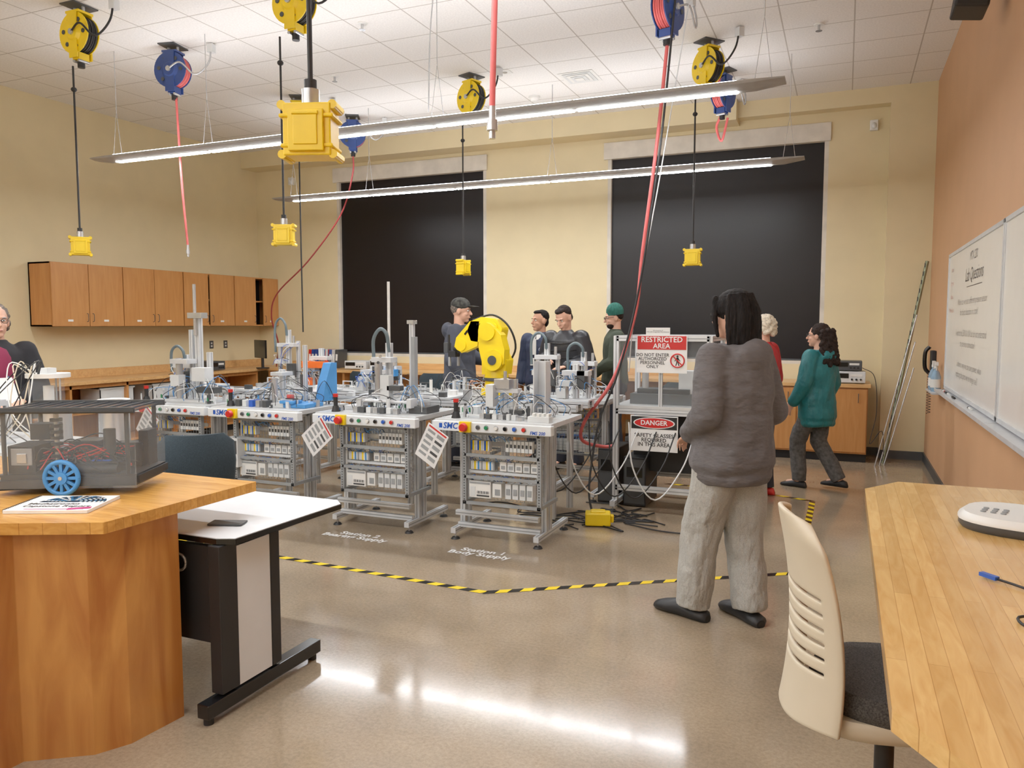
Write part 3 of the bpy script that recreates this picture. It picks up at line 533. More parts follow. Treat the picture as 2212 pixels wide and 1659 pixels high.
# S3 top: blue press
b=B().bx((.62,.15,.915),(.84,.4,.95),lblue).loft([[V((x,y,z)) for y,z in((.42,.95),(.62,.95),(.62,1.27),(.54,1.27),(.46,1.1))] for x in(.74,.82)],lblue,False).bx((.6,.13,.95),(.74,.25,.975),lblue)
ob('blue_press',b,S3,bev=.006);b=B();prof(b,(.62,.45,.92),(.62,.45,1.42),.03);prof(b,(.5,.3,.92),(.5,.3,1.22),.04);b.bx((.44,.22,1.17),(.56,.36,1.2),alu).cyl((.5,.2,.95),(.5,.2,1.15),.025,steel).bx((.4,.16,.915),(.66,.3,.95),offw).bx((.56,.16,1.0),(.72,.18,1.22),clear)
for k in range(6):b.bx((.1+k*.07,.1,.915),(.14+k*.07,.2,.97),[steel,dgrey,offw,blueb][k%4])
b.cyl((.66,.2,.95),(.66,.2,1.02),.03,red);ob('feeder_tower',b,S3,bev=.002)
# S4
b=B().bx((.2,.15,.915),(.75,.5,.94),alu);prof(b,(.5,.35,.93),(.5,.35,1.7),.05);prof(b,(.42,.35,.93),(.42,.35,1.55),.04);prof(b,(.62,.35,.93),(.62,.35,1.35),.04)
b.cyl((.51,.3,1.5),(.51,.3,1.95),.014,steel).bx((.44,.28,1.65),(.6,.36,1.7),steel).cyl((.36,.25,.94),(.36,.25,1.3),.03,steel).bx((.3,.2,1.25),(.5,.32,1.29),alu).bx((.3,.2,1.05),(.4,.28,1.15),offw).bx((.6,.2,1.0),(.8,.3,1.05),dgrey).bx((.55,.2,1.1),(.7,.3,1.22),offw)
ob('feeder_tower',b,S4,bev=.002)
# generic second-row equipment
def rig(x,y,z,h,lab,col=None,loop=True):
    t=th('pneumatic_rig',lab,'pneumatic equipment',(x,y,z));b=B().bx((-.15,-.12,0),(.15,.12,.015),alu);prof(b,(0,0,.015),(0,0,h),.045);prof(b,(.09,.05,.015),(.09,.05,h*.8),.035)
    b.bx((-.1,-.08,h*.7),(.13,.02,h*.7+.04),alu);ob('column',b,t,bev=.002)
    b=B().cyl((-.07,-.06,.015),(-.07,-.06,h*.7),.025,steel).bx((-.12,-.1,h*.4),(-.02,-.02,h*.4+.05),offw).bx((.03,-.08,.1),(.1,0,.25),dgrey).cyl((.1,-.04,h*.7),(.1,-.04,h*.7+.12),.014,steel).bx((-.14,-.1,.02),(-.06,.0,.1),col or offw)
    if col:b.bx((-.16,-.14,h*.5),(.14,-.06,h*.5+.07),col)
    ob('cylinder_actuator',b,t,bev=.002)
    if loop:ob('cable_loop',B().tube(cr([(0,-.03,h*.9),(0,-.05,h*1.1),(-.07,-.05,h*1.2),(-.14,-.05,h*1.05),(-.14,-.05,h*.6)]),.013,hose_g),t)
    b=B()
    for k in range(10):
        a=V((random.uniform(-.15,.15),-.1,random.uniform(.05,h*.6)));c=V((random.uniform(-.15,.15),.0,random.uniform(.05,h*.8)));b.tube(cr([a,(a+c)/2+V((0,-.08,.05)),c],4),.003,random.choice([black,lblue,blueb,white]),5)
    o=ob('air_tubing',b,t);o['kind']='stuff'
Z=.917
rig(-5.65,6.95,Z,.62,'aluminium pneumatic column with steel cylinders on rear workstation',loop=True);rig(-5.25,7.0,Z,.42,'short pneumatic gripper rig with orange block',orange,False);rig(-2.25,7.0,Z,.42,'pneumatic arm with curved grey cable loop');rig(-2.05,6.17,.965,.3,'small pneumatic lift beside conveyor',None,False);rig(-5.6,5.45,Z,.4,'pneumatic arm rig on first workstation');rig(-4.35,6.95,Z,.3,'short pneumatic clamp unit on rear table',lblue,False);rig(-2.6,6.95,Z,.5,'pneumatic column with tall curved cable loop');rig(-4.0,6.12,.965,.25,'small stopper unit on conveyor',None,False)
# conveyor
t=th('conveyor','long aluminium pallet conveyor with legs behind workstations','conveyor',(-6.2,5.75,0));b=B()
for y in(0,.12,.30,.42):prof(b,(0,y,.94),(4.3,y,.94),.05)
for x in(.2,1.5,2.8,4.1):
    prof(b,(x,.0,.05),(x,.0,.92),.045);prof(b,(x,.42,.05),(x,.42,.92),.045);prof(b,(x,-.02,.3),(x,.44,.3),.04)
ob('frame',b,t);ob('belt',B().bx((0,.03,.955),(4.3,.09,.967),black).bx((0,.33,.955),(4.3,.39,.967),black),t);b=B()
for k in range(18):b.bx((.1+k*.23,-.03,.965),(.16+k*.23,.02,1.0+.03*(k%3)),[offw,dgrey,steel][k%3])
o=ob('sensor_block',b,t,bev=.002);o['kind']='stuff'
for k in range(6):
    ob('transfer_pallet',B().box((0,0,0),(.18,.5,.02),alu).cyl((0,0,.01),(0,0,.05),.04,steel if k%2 else white),loc=(-5.9+k*.7,5.96,.979),bev=.003,label='square aluminium transfer pallet on conveyor',cat='pallet',group='conveyor pallets')
# diamonds
dia=mat('laminate_sheet',(226,226,226),.2,na=.02)
for x,z,a in((-3.70,.74,.9),(-2.70,.73,.5),(-5.47,.74,.65)):
    t=th('laminated_card','tilted laminated instruction sheet hanging from workstation corner','sheet',(x,4.86,z),0,group='laminated instruction sheets')
    b=B().box((0,0,0),(.2,.004,.27),dia)
    for r in range(5):
        for c in range(2):b.box((-.045+c*.09,-.003,.09-r*.045),(.07,.001,.02+.008*((r+c)%2)),mgrey if (r*c)%2==0 else dgrey)
    b.box((0,-.003,.122),(.17,.001,.012),red)
    ob('sheet',b,t,rot=(0,a,-.15))
ob('drive_unit',B().bx((.12,.0,.42),(.27,.14,.66),offw).bx((.13,-.004,.53),(.26,0,.64),dgrey).bx((.15,-.006,.6),(.2,-.004,.62),red),S3,bev=.006)
# robot arm
t=th('robot_arm','yellow six-axis industrial robot arm with black gripper','robot arm',(-3.08,6.84,.917))
def hull(b,P,y0,y1,m):
    return b.loft([[V((x,y,z)) for x,z in P] for y in(y0,y1)],m,False)
ob('base',B().cyl((0,0,0),(0,0,.06),.15,yelr,24).cyl((0,0,.06),(0,0,.14),.12,yelr,24,r2=.11).cyl((0,0,.14),(0,0,.17),.125,dgrey,24),t,bev=.003)
b=B().cyl((0,0,.17),(0,0,.25),.12,yelr,24,r2=.11);hull(b,[(-.12,.2),(.12,.2),(.14,.34),(.08,.43),(-.06,.43),(-.12,.34)],-.08,.09,yelr);b.cyl((.02,-.1,.33),(.02,.1,.33),.095,yelr,24);ob('turret',b,t,bev=.012)
b=B();hull(b,[(-.09,.30),(.13,.30),(.14,.44),(.10,.58),(.02,.66),(-.13,.62),(-.13,.46)],-.13,.0,yelr);b.cyl((.02,-.15,.34),(.02,-.05,.34),.1,yelr,24).cyl((-.04,-.15,.61),(-.04,-.05,.61),.085,yelr,24).cyl((.02,-.156,.34),(.02,-.12,.34),.045,dgrey,16);ob('lower_arm',b,t,bev=.012)
b=B();hull(b,[(.06,.53),(.08,.64),(.02,.73),(-.14,.75),(-.25,.71),(-.29,.62),(-.25,.52),(-.1,.50)],-.05,.11,yelr);b.cyl((-.06,-.06,.63),(-.06,.13,.63),.1,yelr,24)
ob('elbow_housing',b,t,bev=.015)
b=B();hull(b,[(-.16,.71),(-.26,.71),(-.41,.55),(-.43,.46),(-.35,.40),(-.18,.47)],-.05,.07,yelr);ob('forearm',b,t,bev=.012)
ob('wrist',B().cyl((-.36,-.06,.48),(-.36,.08,.48),.06,yelr,20).cyl((-.36,.0,.48),(-.43,.0,.45),.04,dgrey,16),t)
b=B().cyl((-.42,0,.45),(-.45,0,.43),.045,black,16).bx((-.5,-.05,.36),(-.42,.05,.42),black).bx((-.5,-.05,.27),(-.48,-.02,.36),steel).bx((-.44,.02,.27),(-.42,.05,.36),steel).cyl((-.5,-.03,.4),(-.5,-.03,.58),.012,black).bx((-.56,-.03,.4),(-.5,.02,.5),dgrey);ob('gripper',b,t,bev=.003)
ob('cable_dress',B().tube(cr([(.05,.1,.25),(.17,.07,.45),(.12,.02,.66),(-.05,.02,.77),(-.25,0,.72)]),.01,black),t)
ob('warning_label',B().box((-.3,-.0525,.6),(.05,.002,.02),blackg,(0,-.9,0)).text('FANUC',.03,(-.14,-.052,.68),'F',blackg),t,fix=False)
# enclosed station with signs
t=th('enclosed_workstation','aluminium framed enclosure station carrying safety signs','workstation',(-1.8,6.45,0));b=B()
for x in(.02,.8):
    for y in(0,.75):prof(b,(x,y,.05),(x,y,1.5),.045)
    prof(b,(x,-.1,.07),(x,.85,.07),.045);prof(b,(x,0,1.48),(x,.75,1.48),.045);prof(b,(x,0,.86),(x,.75,.86),.045)
for z in(.2,.86,1.48):
    for y in(0,.75):prof(b,(.02,y,z),(.8,y,z),.045)
prof(b,(.4,0,.86),(.4,0,1.48),.03);ob('frame',b,t);ob('table_plate',B().bx((0,-.02,.885),(.82,.77,.91),top),t)
ob('clear_panel',B().bx((.04,.0,.9),(.78,.004,1.46),clear).bx((.8,.02,.9),(.804,.73,1.46),clear),t)
b=B().bx((.1,.15,.91),(.7,.5,1.0),dgrey).bx((.15,.2,1.0),(.6,.4,1.04),black).cyl((.2,.3,1.04),(.2,.3,1.2),.03,steel).bx((.5,.25,1.0),(.65,.4,1.2),offw);prof(b,(.1,.55,1.0),(.7,.55,1.0),.05);ob('palletizer',b,t,bev=.003)
b=B().bx((.1,.3,.3),(.7,.6,.8),black).bx((.1,.0,.6),(.5,.3,.64),dgrey);ob('control_box',b,t,bev=.004)
for x in(.02,.8):
    for y in(-.08,.83):ob('levelling_foot',B().cyl((x,y,0),(x,y,.02),.035,black,r2=.02).cyl((x,y,.02),(x,y,.06),.006,steel,8),t)
sr=mat('sign_red',(200,30,30),.35,na=.02);sw=mat('sign_white',(236,236,234),.35,na=.01);sk=mat('sign_black',(16,16,18),.4)
t=th('restricted_area_sign','red and white RESTRICTED AREA warning sign on enclosure frame','sign',(-1.385,6.40,1.35))
ob('plate',B().box((0,0,0),(.42,.004,.31),sw),t,bev=.001)
b=B().box((0,-.003,.095),(.405,.002,.112),sr).text('RESTRICTED',.062,(0,-.0055,.12),'F',sw,off=.0008).text('AREA',.058,(0,-.0055,.067),'F',sw,off=.0008).text('DO NOT ENTER\nAUTHORIZED\nPERSONNEL\nONLY',.038,(-.075,-.0035,-.055),'F',sk,off=.0005)
ob('lettering',b,t,fix=False)
b=B().tube([(.132+.055*math.cos(a*.2618),-.004,-.05+.055*math.sin(a*.2618)) for a in range(25)],.006,sr,6).cyl((.094,-.006,-.012),(.17,-.006,-.088),.005,sr,6)
b.cyl((.132,-.003,-.015),(.132,-.0035,-.015),.009,sk,10).box((.132,-.003,-.043),(.018,.001,.038),sk).box((.124,-.003,-.075),(.008,.001,.038),sk,(0,.3,0)).box((.140,-.003,-.075),(.008,.001,.038),sk,(0,-.3,0)).box((.145,-.003,-.042),(.006,.001,.034),sk,(0,-.6,0)).box((.119,-.003,-.042),(.006,.001,.034),sk,(0,.6,0))
ob('pedestrian_symbol',b,t)
t=th('danger_sign','DANGER safety glasses required sign on enclosure frame','sign',(-1.44,6.40,.685))
ob('plate',B().box((0,0,0),(.4,.004,.3),sw).box((0,-.0015,.09),(.385,.003,.105),sk),t,bev=.001)
b=B().add([V((.175*math.cos(i*.2618),-.0045,.09+.048*math.sin(i*.2618))) for i in range(24)],[tuple(range(24))],sw).add([V((.165*math.cos(i*.2618),-.006,.09+.041*math.sin(i*.2618))) for i in range(24)],[tuple(range(24))],sr)
b.text('DANGER',.056,(0,-.0075,.09),'F',sw,off=.001).text('SAFETY GLASSES\nREQUIRED\nIN THIS AREA',.045,(0,-.0035,-.055),'F',sk,off=.0008);ob('lettering',b,t,fix=False)
ob('paper_notice',B().box((0,0,0),(.2,.002,.08),paper).text('Workstation 8\nFMS 200 Integrated Workstation',.014,(0,-.002,.01),'F',sk),loc=(-1.42,6.41,1.53),label='small white printed notice taped above red sign',cat='notice')
for x,w,h in((-1.99,.17,.5),(-1.75,.2,.44)):
    t=th('computer_tower','black desktop computer tower on floor','computer',(x,6.62 if x<-1.9 else 6.6,0));ob('case',B().bx((0,0,.01),(w,.45,h),black),t,bev=.006);ob('front_panel',B().bx((.01,-.006,.03),(w-.01,0,h-.02),dgrey).bx((.03,-.009,h*.6),(w-.03,-.005,h*.8),blackg),t)
t=th('floor_outlet_box','yellow outlet box lying on floor with black cords','outlet box',(-1.76,5.87,0),.3);ob('housing',B().box((0,0,.06),(.2,.13,.1),yel).box((0,0,.115),(.12,.09,.02),yel).box((.11,0,.06),(.03,.06,.06),yel),t,bev=.01)
for k in range(11):
    x,y=random.uniform(-2.3,-1.1),random.uniform(5.9,6.5);P=[(x,y,.012)]
    for j in range(5):
        x+=random.uniform(-.3,.3);y+=random.uniform(-.18,.2);P.append((x,y,.012))
    line('floor_cable','black cable lying tangled on concrete floor',P,.006,black,'cable')
for k in range(6):
    x=-2.3+k*.16;line('drooping_cable','cable drooping between workstation and conveyor',[(x,5.8,.85),(x+.05,5.75,.5),(x+.2,5.85,.25),(x+.35,6.1,.45),(x+.4,6.4,.7)],.006,[black,black,offw][k%3],'cable')
# ---------- left equipment
t=th('lab_table','grey equipment table holding pneumatic trainers','table',(-5.2,2.85,0));ob('table_top',B().bx((0,0,.84),(1.3,.62,.88),offw),t,bev=.003)
for x in(.04,1.24):
    for y in(.04,.56):ob('leg',prof(B(),(x,y,0),(x,y,.84),.045),t)
t=th('pneumatic_trainer','clear cylinder trainer with white cap and looped tubes','trainer',(-4.4,3.2,.88))
ob('chamber',B().cyl((0,0,.03),(0,0,.4),.085,clear,24),t);ob('end_cap',B().cyl((0,0,0),(0,0,.03),.11,white,24),t);ob('end_cap',B().cyl((0,0,.4),(0,0,.425),.12,white,24).box((0,0,.44),(.07,.06,.035),offw),t);b=B()
for k in range(3):b.cyl((.1*math.cos(k*2.1),.1*math.sin(k*2.1),.03),(.1*math.cos(k*2.1),.1*math.sin(k*2.1),.4),.006,steel,6)
b.cyl((0,0,.03),(0,0,.35),.03,white);ob('tie_rod',b,t);b=B()
for k in range(9):b.tube(cr([(random.uniform(-.1,.1),-.08,.42),(random.uniform(-.2,.2),-.12,.45+random.random()*.05),(random.uniform(-.3,.2),-.2,.2),(random.uniform(-.3,.2),-.15,.02)]),.0035,random.choice([white,cream,black,dgrey,offw]),6)
o=ob('tubing',b,t);o['kind']='stuff'
for x,y in((-4.15,3.05),(-3.98,3.3)):
    t2=th('steel_tank','brushed steel cylindrical tank on equipment table','tank',(x,y,.88));ob('tank_body',B().cyl((0,0,0),(0,0,.27),.085,steel,28),t2,bev=.006);ob('tank_rim',B().tube([(.086*math.cos(a*.2618),.086*math.sin(a*.2618),.27) for a in range(25)],.006,white),t2)
for k,(x,y) in enumerate(((-4.75,3.0),(-4.95,3.2))):rig(x,y,.88,.3,'small white pneumatic unit on grey equipment table',None,False)
# ---------- people
CT=bpy.data.textures.new('folds','CLOUDS');CT.noise_scale=.2;CT2=bpy.data.textures.new('hairy','CLOUDS');CT2.noise_scale=.03
def rot(p,c,R): return c+R@(p-c)
def person(label,loc,hd,H,topm,pantm,skinm,hairm,lean=0,hy=0,hp=0,arms=None,legs=None,t=.03,hem=.84,bag=.02,hair='short',shoe=None,hood=False,slide=False,curl=.7,vox=.006,extra=None,fold=.02,collar=True,tt=None):
    s=H/1.75;E=th('person',label,'person',(loc[0],loc[1],0),hd,sc=s);tt=t if tt is None else tt
    Rl=M.Rotation(-math.radians(lean),3,'X');pv=V((0,0,.95));U=lambda p:rot(V(p),pv,Rl) if lean else V(p)
    ar=arms or {};lg=legs or {}
    J={}
    for k,sg in(('l',-1),('r',1)):
        e,w=ar.get(k,((sg*.245,-.03,1.14),(sg*.25,.06,.9)))
        kn,an,ft=lg.get(k,((sg*.1,.02,.5),(sg*.105,-.02,.09),0))
        J[k]=(U((sg*.175,0,1.41)),V(e),V(w),V((sg*.09,0,.92)),V(kn),V(an),ft)
    TR=[(.84,.15,.10),(.92,.165,.115),(1.0,.155,.11),(1.1,.142,.1),(1.22,.155,.11),(1.33,.175,.118),(1.40,.17,.105),(1.45,.11,.08),(1.48,.065,.06)]
    def torso(b,m,g,z0,z1=9):
        R=[]
        for z,rx,ry in TR:
            if z0<=z<=z1:
                g2=g if z<1.3 else g*(.7 if z<1.42 else .5)
                R.append([U((math.cos(i*.3927)*(rx+g2),math.sin(i*.3927)*(ry+g2),z)) for i in range(16)])
        return b.loft(R,m)
    hc=U((0,.02,1.625));Rh=M.Rotation(math.radians(hy),3,'Z')@M.Rotation(-math.radians(hp+lean*.5),3,'X')
    Q=lambda x,y,z:hc+Rh@V((x,y,z))
    b=B();torso(b,skinm,-.012,.84)
    b.cap(U((0,-.005,1.42)),hc+Rh@V((0,-.02,-.05)),.058,.052,skinm)
    b.ell(Q(0,-.012,.025),(.076,.096,.1),skinm,Rh,20).ell(Q(0,.022,-.04),(.06,.07,.075),skinm,Rh,18).ell(Q(0,.06,-.093),(.03,.027,.022),skinm,Rh).ell(Q(0,.07,.03),(.05,.022,.013),skinm,Rh)
    b.cap(Q(0,.086,.012),Q(0,.108,-.026),.008,.013,skinm).ell(Q(0,.088,-.06),(.024,.012,.01),skinm,Rh)
    for sg in(-1,1):b.ell(Q(sg*.077,-.01,-.008),(.011,.02,.033),skinm,Rh).ell(Q(sg*.036,.06,-.03),(.022,.022,.02),skinm,Rh)
    for k,sg in(('l',-1),('r',1)):
        sh,e,w,h,kn,an,ft=J[k];b.cap(sh,e,.05,.04,skinm);b.cap(e,w,.038,.026,skinm);b.cap(h,kn,.08,.055,skinm);b.cap(kn,an,.05,.036,skinm)
        F=M.Rotation(math.radians(ft),3,'Z');b.cap(an+V((0,0,-.03)),an+F@V((0,.12,-.05)),.035,.028,skinm)
        d=(w-e).normalized();side=V((0,1,0))-d*d.y
        side=(side.normalized() if side.length>.3 else V((-sg,0,0)));nn=d.cross(side)*(1 if d.cross(side).dot(V((-sg,0,0)))>0 else -1)
        if abs(d.y)>.6:nn=V((0,0,-1))-d*(-d.z);nn.normalize();side=V((-sg,0,0))
        Rm=M((side,nn,d)).transposed();b.ell(w+d*.045,(.04,.015,.052),skinm,Rm)
        for f in range(4):
            o=w+d*.082+side*(.032-.0215*f);dd=(d+side*(.1-.07*f)).normalized();ln=[.036,.041,.038,.03][f];a=0
            for seg in range(3):
                a+=curl*(.35+.25*seg);d2=(dd*math.cos(a)+nn*math.sin(a));o2=o+d2*ln*(1-.22*seg);b.cap(o,o2,.0088-.0006*seg,.0082-.0006*seg,skinm);o=o2
        o=w+d*.025+side*.034;d2=(d*.65+side*.6+nn*.3).normalized();o2=o+d2*.04;b.cap(o,o2,.012,.010,skinm);b.cap(o2,o2+(d2*.6+d*.4+nn*.4).normalized()*.032,.010,.008,skinm)
    ob('body',b,E,mods=(('REMESH',{'mode':'VOXEL','voxel_size':vox,'use_smooth_shade':True}),('SMOOTH',{'iterations':2,'factor':.5})),fix=False)
    b=B();torso(b,topm,tt,hem-.001)
    b.loft([[U((math.cos(i*.3927)*(r+.0),math.sin(i*.3927)*(q),z)) for i in range(16)] for z,r,q in((hem-.03,.135+tt,.09+tt),(hem,.155+tt,.11+tt),(hem+.035,.15+tt,.105+tt),(hem+.07,.17+tt,.125+tt),(hem+.2,.155+tt,.115+tt),(hem+.32,.15+tt,.11+tt))],topm)
    for k in 'lr':
        sh,e,w,*_=J[k];b.ell(sh,.052+t*.8,topm);b.cap(sh,e,.054+t,.044+t,topm);d=(w-e);b.cap(e,e+d*.88,.044+t,.034+t*.8,topm);b.cyl(e+d*.86,e+d*.97,.038+t*.5,topm,14,.034+t*.3)
    if hood:
        b.ell(U((0,-.125,1.425)),(.14,.065,.085),topm).ell(U((-.08,-.05,1.44)),(.06,.09,.045),topm).ell(U((.08,-.05,1.44)),(.06,.09,.045),topm).ell(U((0,.04,1.42)),(.1,.07,.04),topm)
    elif collar:
        b.loft([[U((math.cos(i*.3927)*r,math.sin(i*.3927)*r*.95-.005,z)) for i in range(16)] for z,r in((1.43,.09),(1.5,.072))],topm)
    ob('jacket' if not hood else 'hoodie',b,E,mods=(('REMESH',{'mode':'VOXEL','voxel_size':.011,'use_smooth_shade':True}),('SMOOTH',{'iterations':5,'factor':.5}),('DISPLACE',{'texture':CT,'strength':fold,'mid_level':.5})),fix=False)
    b=B();b.loft([[V((math.cos(i*.3927)*rx,math.sin(i*.3927)*ry,z)) for i in range(16)] for z,rx,ry in((.80,.165+bag,.115+bag),(.9,.17+bag,.12+bag),(1.0,.155+bag*.5,.11+bag*.5))],pantm)
    for k in 'lr':
        sh,e,w,h,kn,an,ft=J[k];b.cap(h,kn,.09+bag,.066+bag,pantm);b.cyl(kn,an+V((0,0,-.02)),.064+bag,pantm,16,.058+bag*.9)
    ob('trousers',b,E,mods=(('REMESH',{'mode':'VOXEL','voxel_size':.011,'use_smooth_shade':True}),('SMOOTH',{'iterations':4,'factor':.5}),('DISPLACE',{'texture':CT,'strength':fold,'mid_level':.5})),fix=False)
    for k in 'lr':
        an,ft=J[k][5],J[k][6];F=M.Rotation(math.radians(ft),3,'Z');up=an.z-.09;R=[]
        for y,w,h in((-.085,.02,.03),(-.07,.036,.06),(-.02,.04,.075),(.05,.044,.07),(.11,.052,.052),(.16,.05,.04),(.195,.032,.028),(.205,.01,.015)):
            if slide:w*=1.3;h=h*.55+.02 if y<.02 else h*1.25;y*=1.18
            R.append([F@V((w*math.cos(i*.5236),y,.012+max(-.012,h*.5+h*.62*math.sin(i*.5236)-.012)))+V((an.x,an.y,up)) for i in range(12)])
        ob('slide_sandal' if slide else 'shoe',B().loft(R,shoe or black),E)
    if hair!='none':
        b=B()
        if hair=='short':b.ell(Q(0,-.03,.052),(.079,.088,.082),hairm,Rh,18).ell(Q(0,.02,.1),(.058,.06,.026),hairm,Rh).ell(Q(0,-.055,-.01),(.07,.052,.065),hairm,Rh)
        if hair=='buzz':b.ell(Q(0,-.035,.03),(.079,.082,.085),hairm,Rh,18)
        if hair=='long':
            b.ell(Q(0,-.015,.045),(.093,.108,.094),hairm,Rh,20).ell(Q(0,-.05,-.02),(.094,.082,.10),hairm,Rh,18).ell(Q(0,-.055,-.10),(.086,.07,.08),hairm,Rh,18)
            rd=random.Random(5)
            for k in range(44):
                a=-3.2+k*.075;r1=.088+rd.uniform(-.008,.012);lz=-.15-rd.uniform(0,.07);o1=rd.uniform(-.01,.01)
                b.cap(Q(r1*.75*math.cos(a),-.02+r1*.8*math.sin(a),.1),Q(r1*1.02*math.cos(a),-.02+r1*1.12*math.sin(a),.02),.012,.012,hairm);b.cap(Q(r1*1.02*math.cos(a),-.02+r1*1.12*math.sin(a),.02),Q(r1*1.1*math.cos(a+o1),-.02+r1*1.14*math.sin(a+o1),-.07),.012,.011,hairm);b.cap(Q(r1*1.1*math.cos(a+o1),-.02+r1*1.14*math.sin(a+o1),-.07),Q((.1+o1)*math.cos(a),-.02+(.104+o1)*math.sin(a),lz),.011,.005,hairm)
            for sg in(-1,1):b.cap(Q(sg*.04,.075,.09),Q(sg*.08,.065,.0),.02,.016,hairm).cap(Q(sg*.08,.065,.0),Q(sg*.085,.05,-.1),.016,.009,hairm)
        if hair=='curly':
            b.ell(Q(0,-.03,.045),(.092,.102,.092),hairm,Rh,18).ell(Q(0,-.1,-.06),(.09,.07,.14),hairm,Rh)
            for k in range(90):
                q=k/90;a=k*2.4;r=.09+.06*q;b.ell(Q(r*math.cos(a)*1.0,-.06+(-abs(r*math.sin(a))),.06-.36*q),(.03,.03,.032),hairm)
        if hair=='bob':
            b.ell(Q(0,-.035,.045),(.09,.098,.095),hairm,Rh,18)
            for k in range(30):
                a=k*2.4;b.ell(Q(.08*math.cos(a),-.04-abs(.08*math.sin(a)),.06-.12*k/30),.026,hairm)
        ob('hair',b,E,mods=(('REMESH',{'mode':'VOXEL','voxel_size':.004 if hair=='long' else .006,'use_smooth_shade':True}),('SMOOTH',{'iterations':1,'factor':.5}),('DISPLACE',{'texture':CT2,'strength':.018 if hair in('curly','bob') else .006,'mid_level':.5})),fix=False)
    for sg in(-1,1):
        ob('eye',B().ell(Q(sg*.031,.076,.008),(.012,.009,.007),white,Rh,10).ell(Q(sg*.031,.084,.008),(.005,.003,.005),black,Rh,8),E)
        ob('eyebrow',B().ell(Q(sg*.033,.086,.028),(.017,.006,.004),hairm if hair!='bob' else mgrey,Rh,8),E)
    ob('mouth',B().ell(Q(0,.0985,-.062),(.02,.004,.004),mat('lip',(160,95,88),.5),Rh,8),E)
    if extra:extra(E,Q,Rh,U,J)
    return E
sk1=mat('skin_light',(220,168,142),.5,na=.05);sk2=mat('skin_tan',(204,150,120),.5,na=.05)
hb=mat('hair_black',(22,17,16),.75,ns=120,na=.5,st=(1,1,.12),bs=130,bd=.4,spec=.2);hbr=mat('hair_brown',(44,32,27),.75,ns=120,na=.4,bs=120,bd=.4,spec=.2);hgr=mat('hair_grey',(128,116,106),.7,ns=60,na=.4,bs=90,bd=.5,spec=.3);hbl=mat('hair_white_blond',(222,208,184),.6,ns=60,na=.2,bs=90,bd=.4)
hood=mat('hoodie_charcoal',(98,94,95),.9,ns=25,na=.06,bs=4,bd=.8,st=(1,1,2.2),dist=.06);swt=mat('sweatpants_grey',(172,170,163),.95,ns=150,na=.12,bs=4,bd=.9,st=(2,2,1.1),dist=.07)
teal=mat('jacket_teal',(14,108,114),.55,ns=10,na=.1,bs=5,bd=.7,dist=.05,st=(1.5,1.5,1));plaid=mat('trousers_grey',(84,82,80),.9,ns=30,na=.25,bs=20,bd=.3);navy=mat('jacket_navy',(34,46,74),.7,bs=6,bd=.6,dist=.05);char=mat('hoodie_slate',(66,70,82),.9,bs=6,bd=.6,dist=.05);jean=mat('jeans_dark',(40,44,56),.85)
puff=mat('puffer_black',(38,40,46),.4,bs=10,bd=.4);oliv=mat('sweater_olive',(58,66,52),.9,bs=20,bd=.4);redj=mat('jacket_red',(186,30,40),.7,bs=6,bd=.6,dist=.05);beanm=mat('beanie_green',(34,96,84),.95,ns=60,na=.2,bs=90,bd=.6,st=(1,1,.1));blk=mat('cardigan_black',(28,28,34),.85);mag=mat('top_magenta',(130,30,66),.8)
camo=mat('cap_camo',(64,64,60),.9,ns=30,na=.5)
def glasses(E,Q,Rh,U,J):
    b=B()
    for sg in(-1,1):
        b.tube([Q(sg*.033+.021*math.cos(a*.5236),.1,.006+.017*math.sin(a*.5236)) for a in range(13)],.0022,black,5).cyl(Q(sg*.054,.098,.01),Q(sg*.08,-.01,.008),.0022,black,5)
    b.cyl(Q(-.012,.102,.008),Q(.012,.102,.008),.002,black,5);ob('glasses',b,E)
fa={'l':((-.26,-.03,1.13),(-.12,.2,1.0)),'r':((.26,-.05,1.12),(.13,.2,.98))}
person('person in charcoal hoodie, grey sweatpants and black slides, hands in pocket',(-.52,4.2),math.radians(60),1.77,hood,swt,sk1,hb,hy=12,hp=4,arms=fa,legs={'l':((-.1,.12,.5),(-.10,.17,.09),5),'r':((.10,.0,.5),(.10,-.05,.09),-18)},t=.034,tt=.074,hem=.79,bag=.04,hair='long',hood=True,slide=True,extra=glasses,fold=.035,vox=.009)
person('person walking in teal raincoat and grey trousers with curly dark hair',(-.22,8.08),math.radians(66),1.6,teal,plaid,sk1,hbr,hy=12,legs={'l':((-.08,.17,.5),(-.09,.14,.09),0),'r':((.08,.02,.5),(.1,-.22,.12),0)},arms={'l':((-.26,.02,1.14),(-.26,.15,.92)),'r':((.25,-.05,1.12),(.24,.04,.9))},t=.035,tt=.065,hem=.70,hair='curly',bag=.02,extra=glasses,hood=True,fold=.03)
person('person in red jacket with short white-blond hair facing equipment',(-.68,7.5),math.radians(75),1.68,redj,jean,sk1,hbl,hair='bob',t=.035,shoe=red)
def capx(E,Q,Rh,U,J):
    ob('baseball_cap',B().ell(Q(0,-.015,.06),(.088,.103,.08),camo,Rh,18).cyl(Q(0,-.015,.04),Q(0,-.015,.06),.092,camo,20).ell(Q(0,.12,.055),(.065,.065,.008),camo,Rh),E)
person('tall person in slate hoodie and camouflage baseball cap watching robot arm',(-3.94,7.75),math.radians(-75),1.88,char,jean,sk1,hgr,arms={'l':((-.25,.06,1.14),(-.15,.28,1.1)),'r':((.26,-.02,1.13),(.22,.12,.92))},hair='buzz',hood=True,t=.035,tt=.05,extra=capx,hp=5)
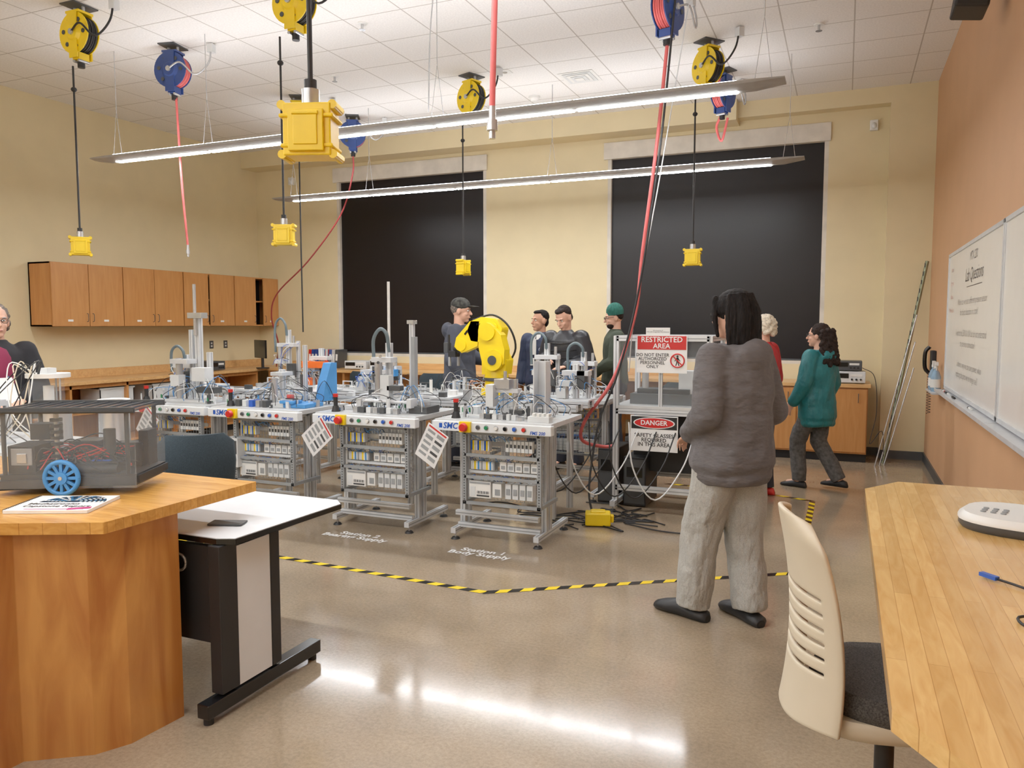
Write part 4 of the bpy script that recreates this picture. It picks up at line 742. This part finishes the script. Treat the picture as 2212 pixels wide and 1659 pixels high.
def badge(E,Q,Rh,U,J):
    ob('shirt_collar',B().box(U((-.03,.1,1.44)),(.05,.012,.06),paper,(0.3,0,.5)).box(U((.03,.1,1.44)),(.05,.012,.06),paper,(.3,0,-.5)).box((0,.148,1.33),(.05,.01,.18),paper),E)
    ob('name_badge',B().box((.02,.155,1.16),(.055,.004,.085),white).cyl((.02,.155,1.2),(0,.13,1.42),.002,black,5),E);ob('jacket_patch',B().cyl((-.09,.15,1.3),(-.09,.156,1.3),.025,white,14).cyl((-.09,.156,1.3),(-.09,.158,1.3),.018,blueb,14),E)
person('person in navy jacket with lanyard badge and dark slicked hair',(-3.26,8.5),math.radians(170),1.76,navy,jean,sk2,hb,hy=-28,t=.03,extra=badge)
def phone(E,Q,Rh,U,J):
    p=J['r'][2];ob('phone',B().box(p+V((-.03,.09,.0)),(.075,.14,.01),blackg,(.5,0,0)),E)
    b=B()
    for z in(.98,1.06,1.14,1.22,1.30,1.38):b.tube([U((math.cos(i*.3142)*(.205 if z<1.35 else .215),math.sin(i*.3142)*.155,z)) for i in range(21)],.004,blackg,5)
    ob('quilted_seams',b,E)
person('person in black quilted puffer jacket looking down at phone',(-2.78,8.1),math.radians(172),1.8,puff,jean,sk1,hbr,lean=8,hy=-12,hp=26,arms={'l':((-.26,.05,1.16),(-.12,.3,1.12)),'r':((.27,.05,1.16),(.1,.3,1.18))},t=.04,extra=phone)
def bean(E,Q,Rh,U,J):
    ob('beanie',B().ell(Q(0,-.025,.068),(.09,.1,.1),beanm,Rh,20).cyl(Q(0,-.02,.03),Q(0,-.022,.075),.096,beanm,24,.095),E);glasses(E,Q,Rh,U,J)
    ob('beard',B().ell(Q(0,.045,-.08),(.056,.048,.04),hbr,Rh,14),E)
person('person in dark olive sweater, green knit beanie, glasses and beard',(-2.42,8.7),math.radians(115),1.8,oliv,jean,sk1,hbr,hp=10,hair='buzz',extra=bean,arms={'l':((-.26,.05,1.14),(-.2,.25,1.05)),'r':((.26,.02,1.13),(.22,.2,.98))})
def lany(E,Q,Rh,U,J):
    ob('blouse',B().ell((0,.1,1.25),(.09,.062,.2),mag),E);ob('lanyard',B().tube([(-.06,.1,1.42),(-.02,.165,1.2),(0,.172,1.08),(.02,.165,1.2),(.06,.1,1.42)],.005,lblue,6),E);ob('paper_sheet',B().box((.05,.3,1.12),(.2,.003,.27),paper,(.5,0,.2)),E);glasses(E,Q,Rh,U,J)
person('person in black cardigan and magenta top with lanyard holding papers',(-5.5,3.62),math.radians(-110),1.74,blk,jean,sk1,hgr,hair='bob',arms={'l':((-.25,.05,1.14),(-.08,.27,1.08)),'r':((.25,.05,1.14),(.1,.27,1.08))},extra=lany)
# ---------- world, camera
w=bpy.data.worlds.new('w');SC.world=w;w.use_nodes=True;w.node_tree.nodes['Background'].inputs[0].default_value=(.02,.02,.03,1)
SC.view_settings.view_transform='Standard';SC.view_settings.exposure=.1;SC.view_settings.gamma=1.15
cd=bpy.data.cameras.new('camera');cd.sensor_width=36;cd.lens=27.34;cd.clip_start=.05;co=bpy.data.objects.new('camera',cd);C.objects.link(co);co.location=(0,0,1.6);co.rotation_euler=(math.radians(90-4.41),0,math.radians(23.1));SC.camera=co
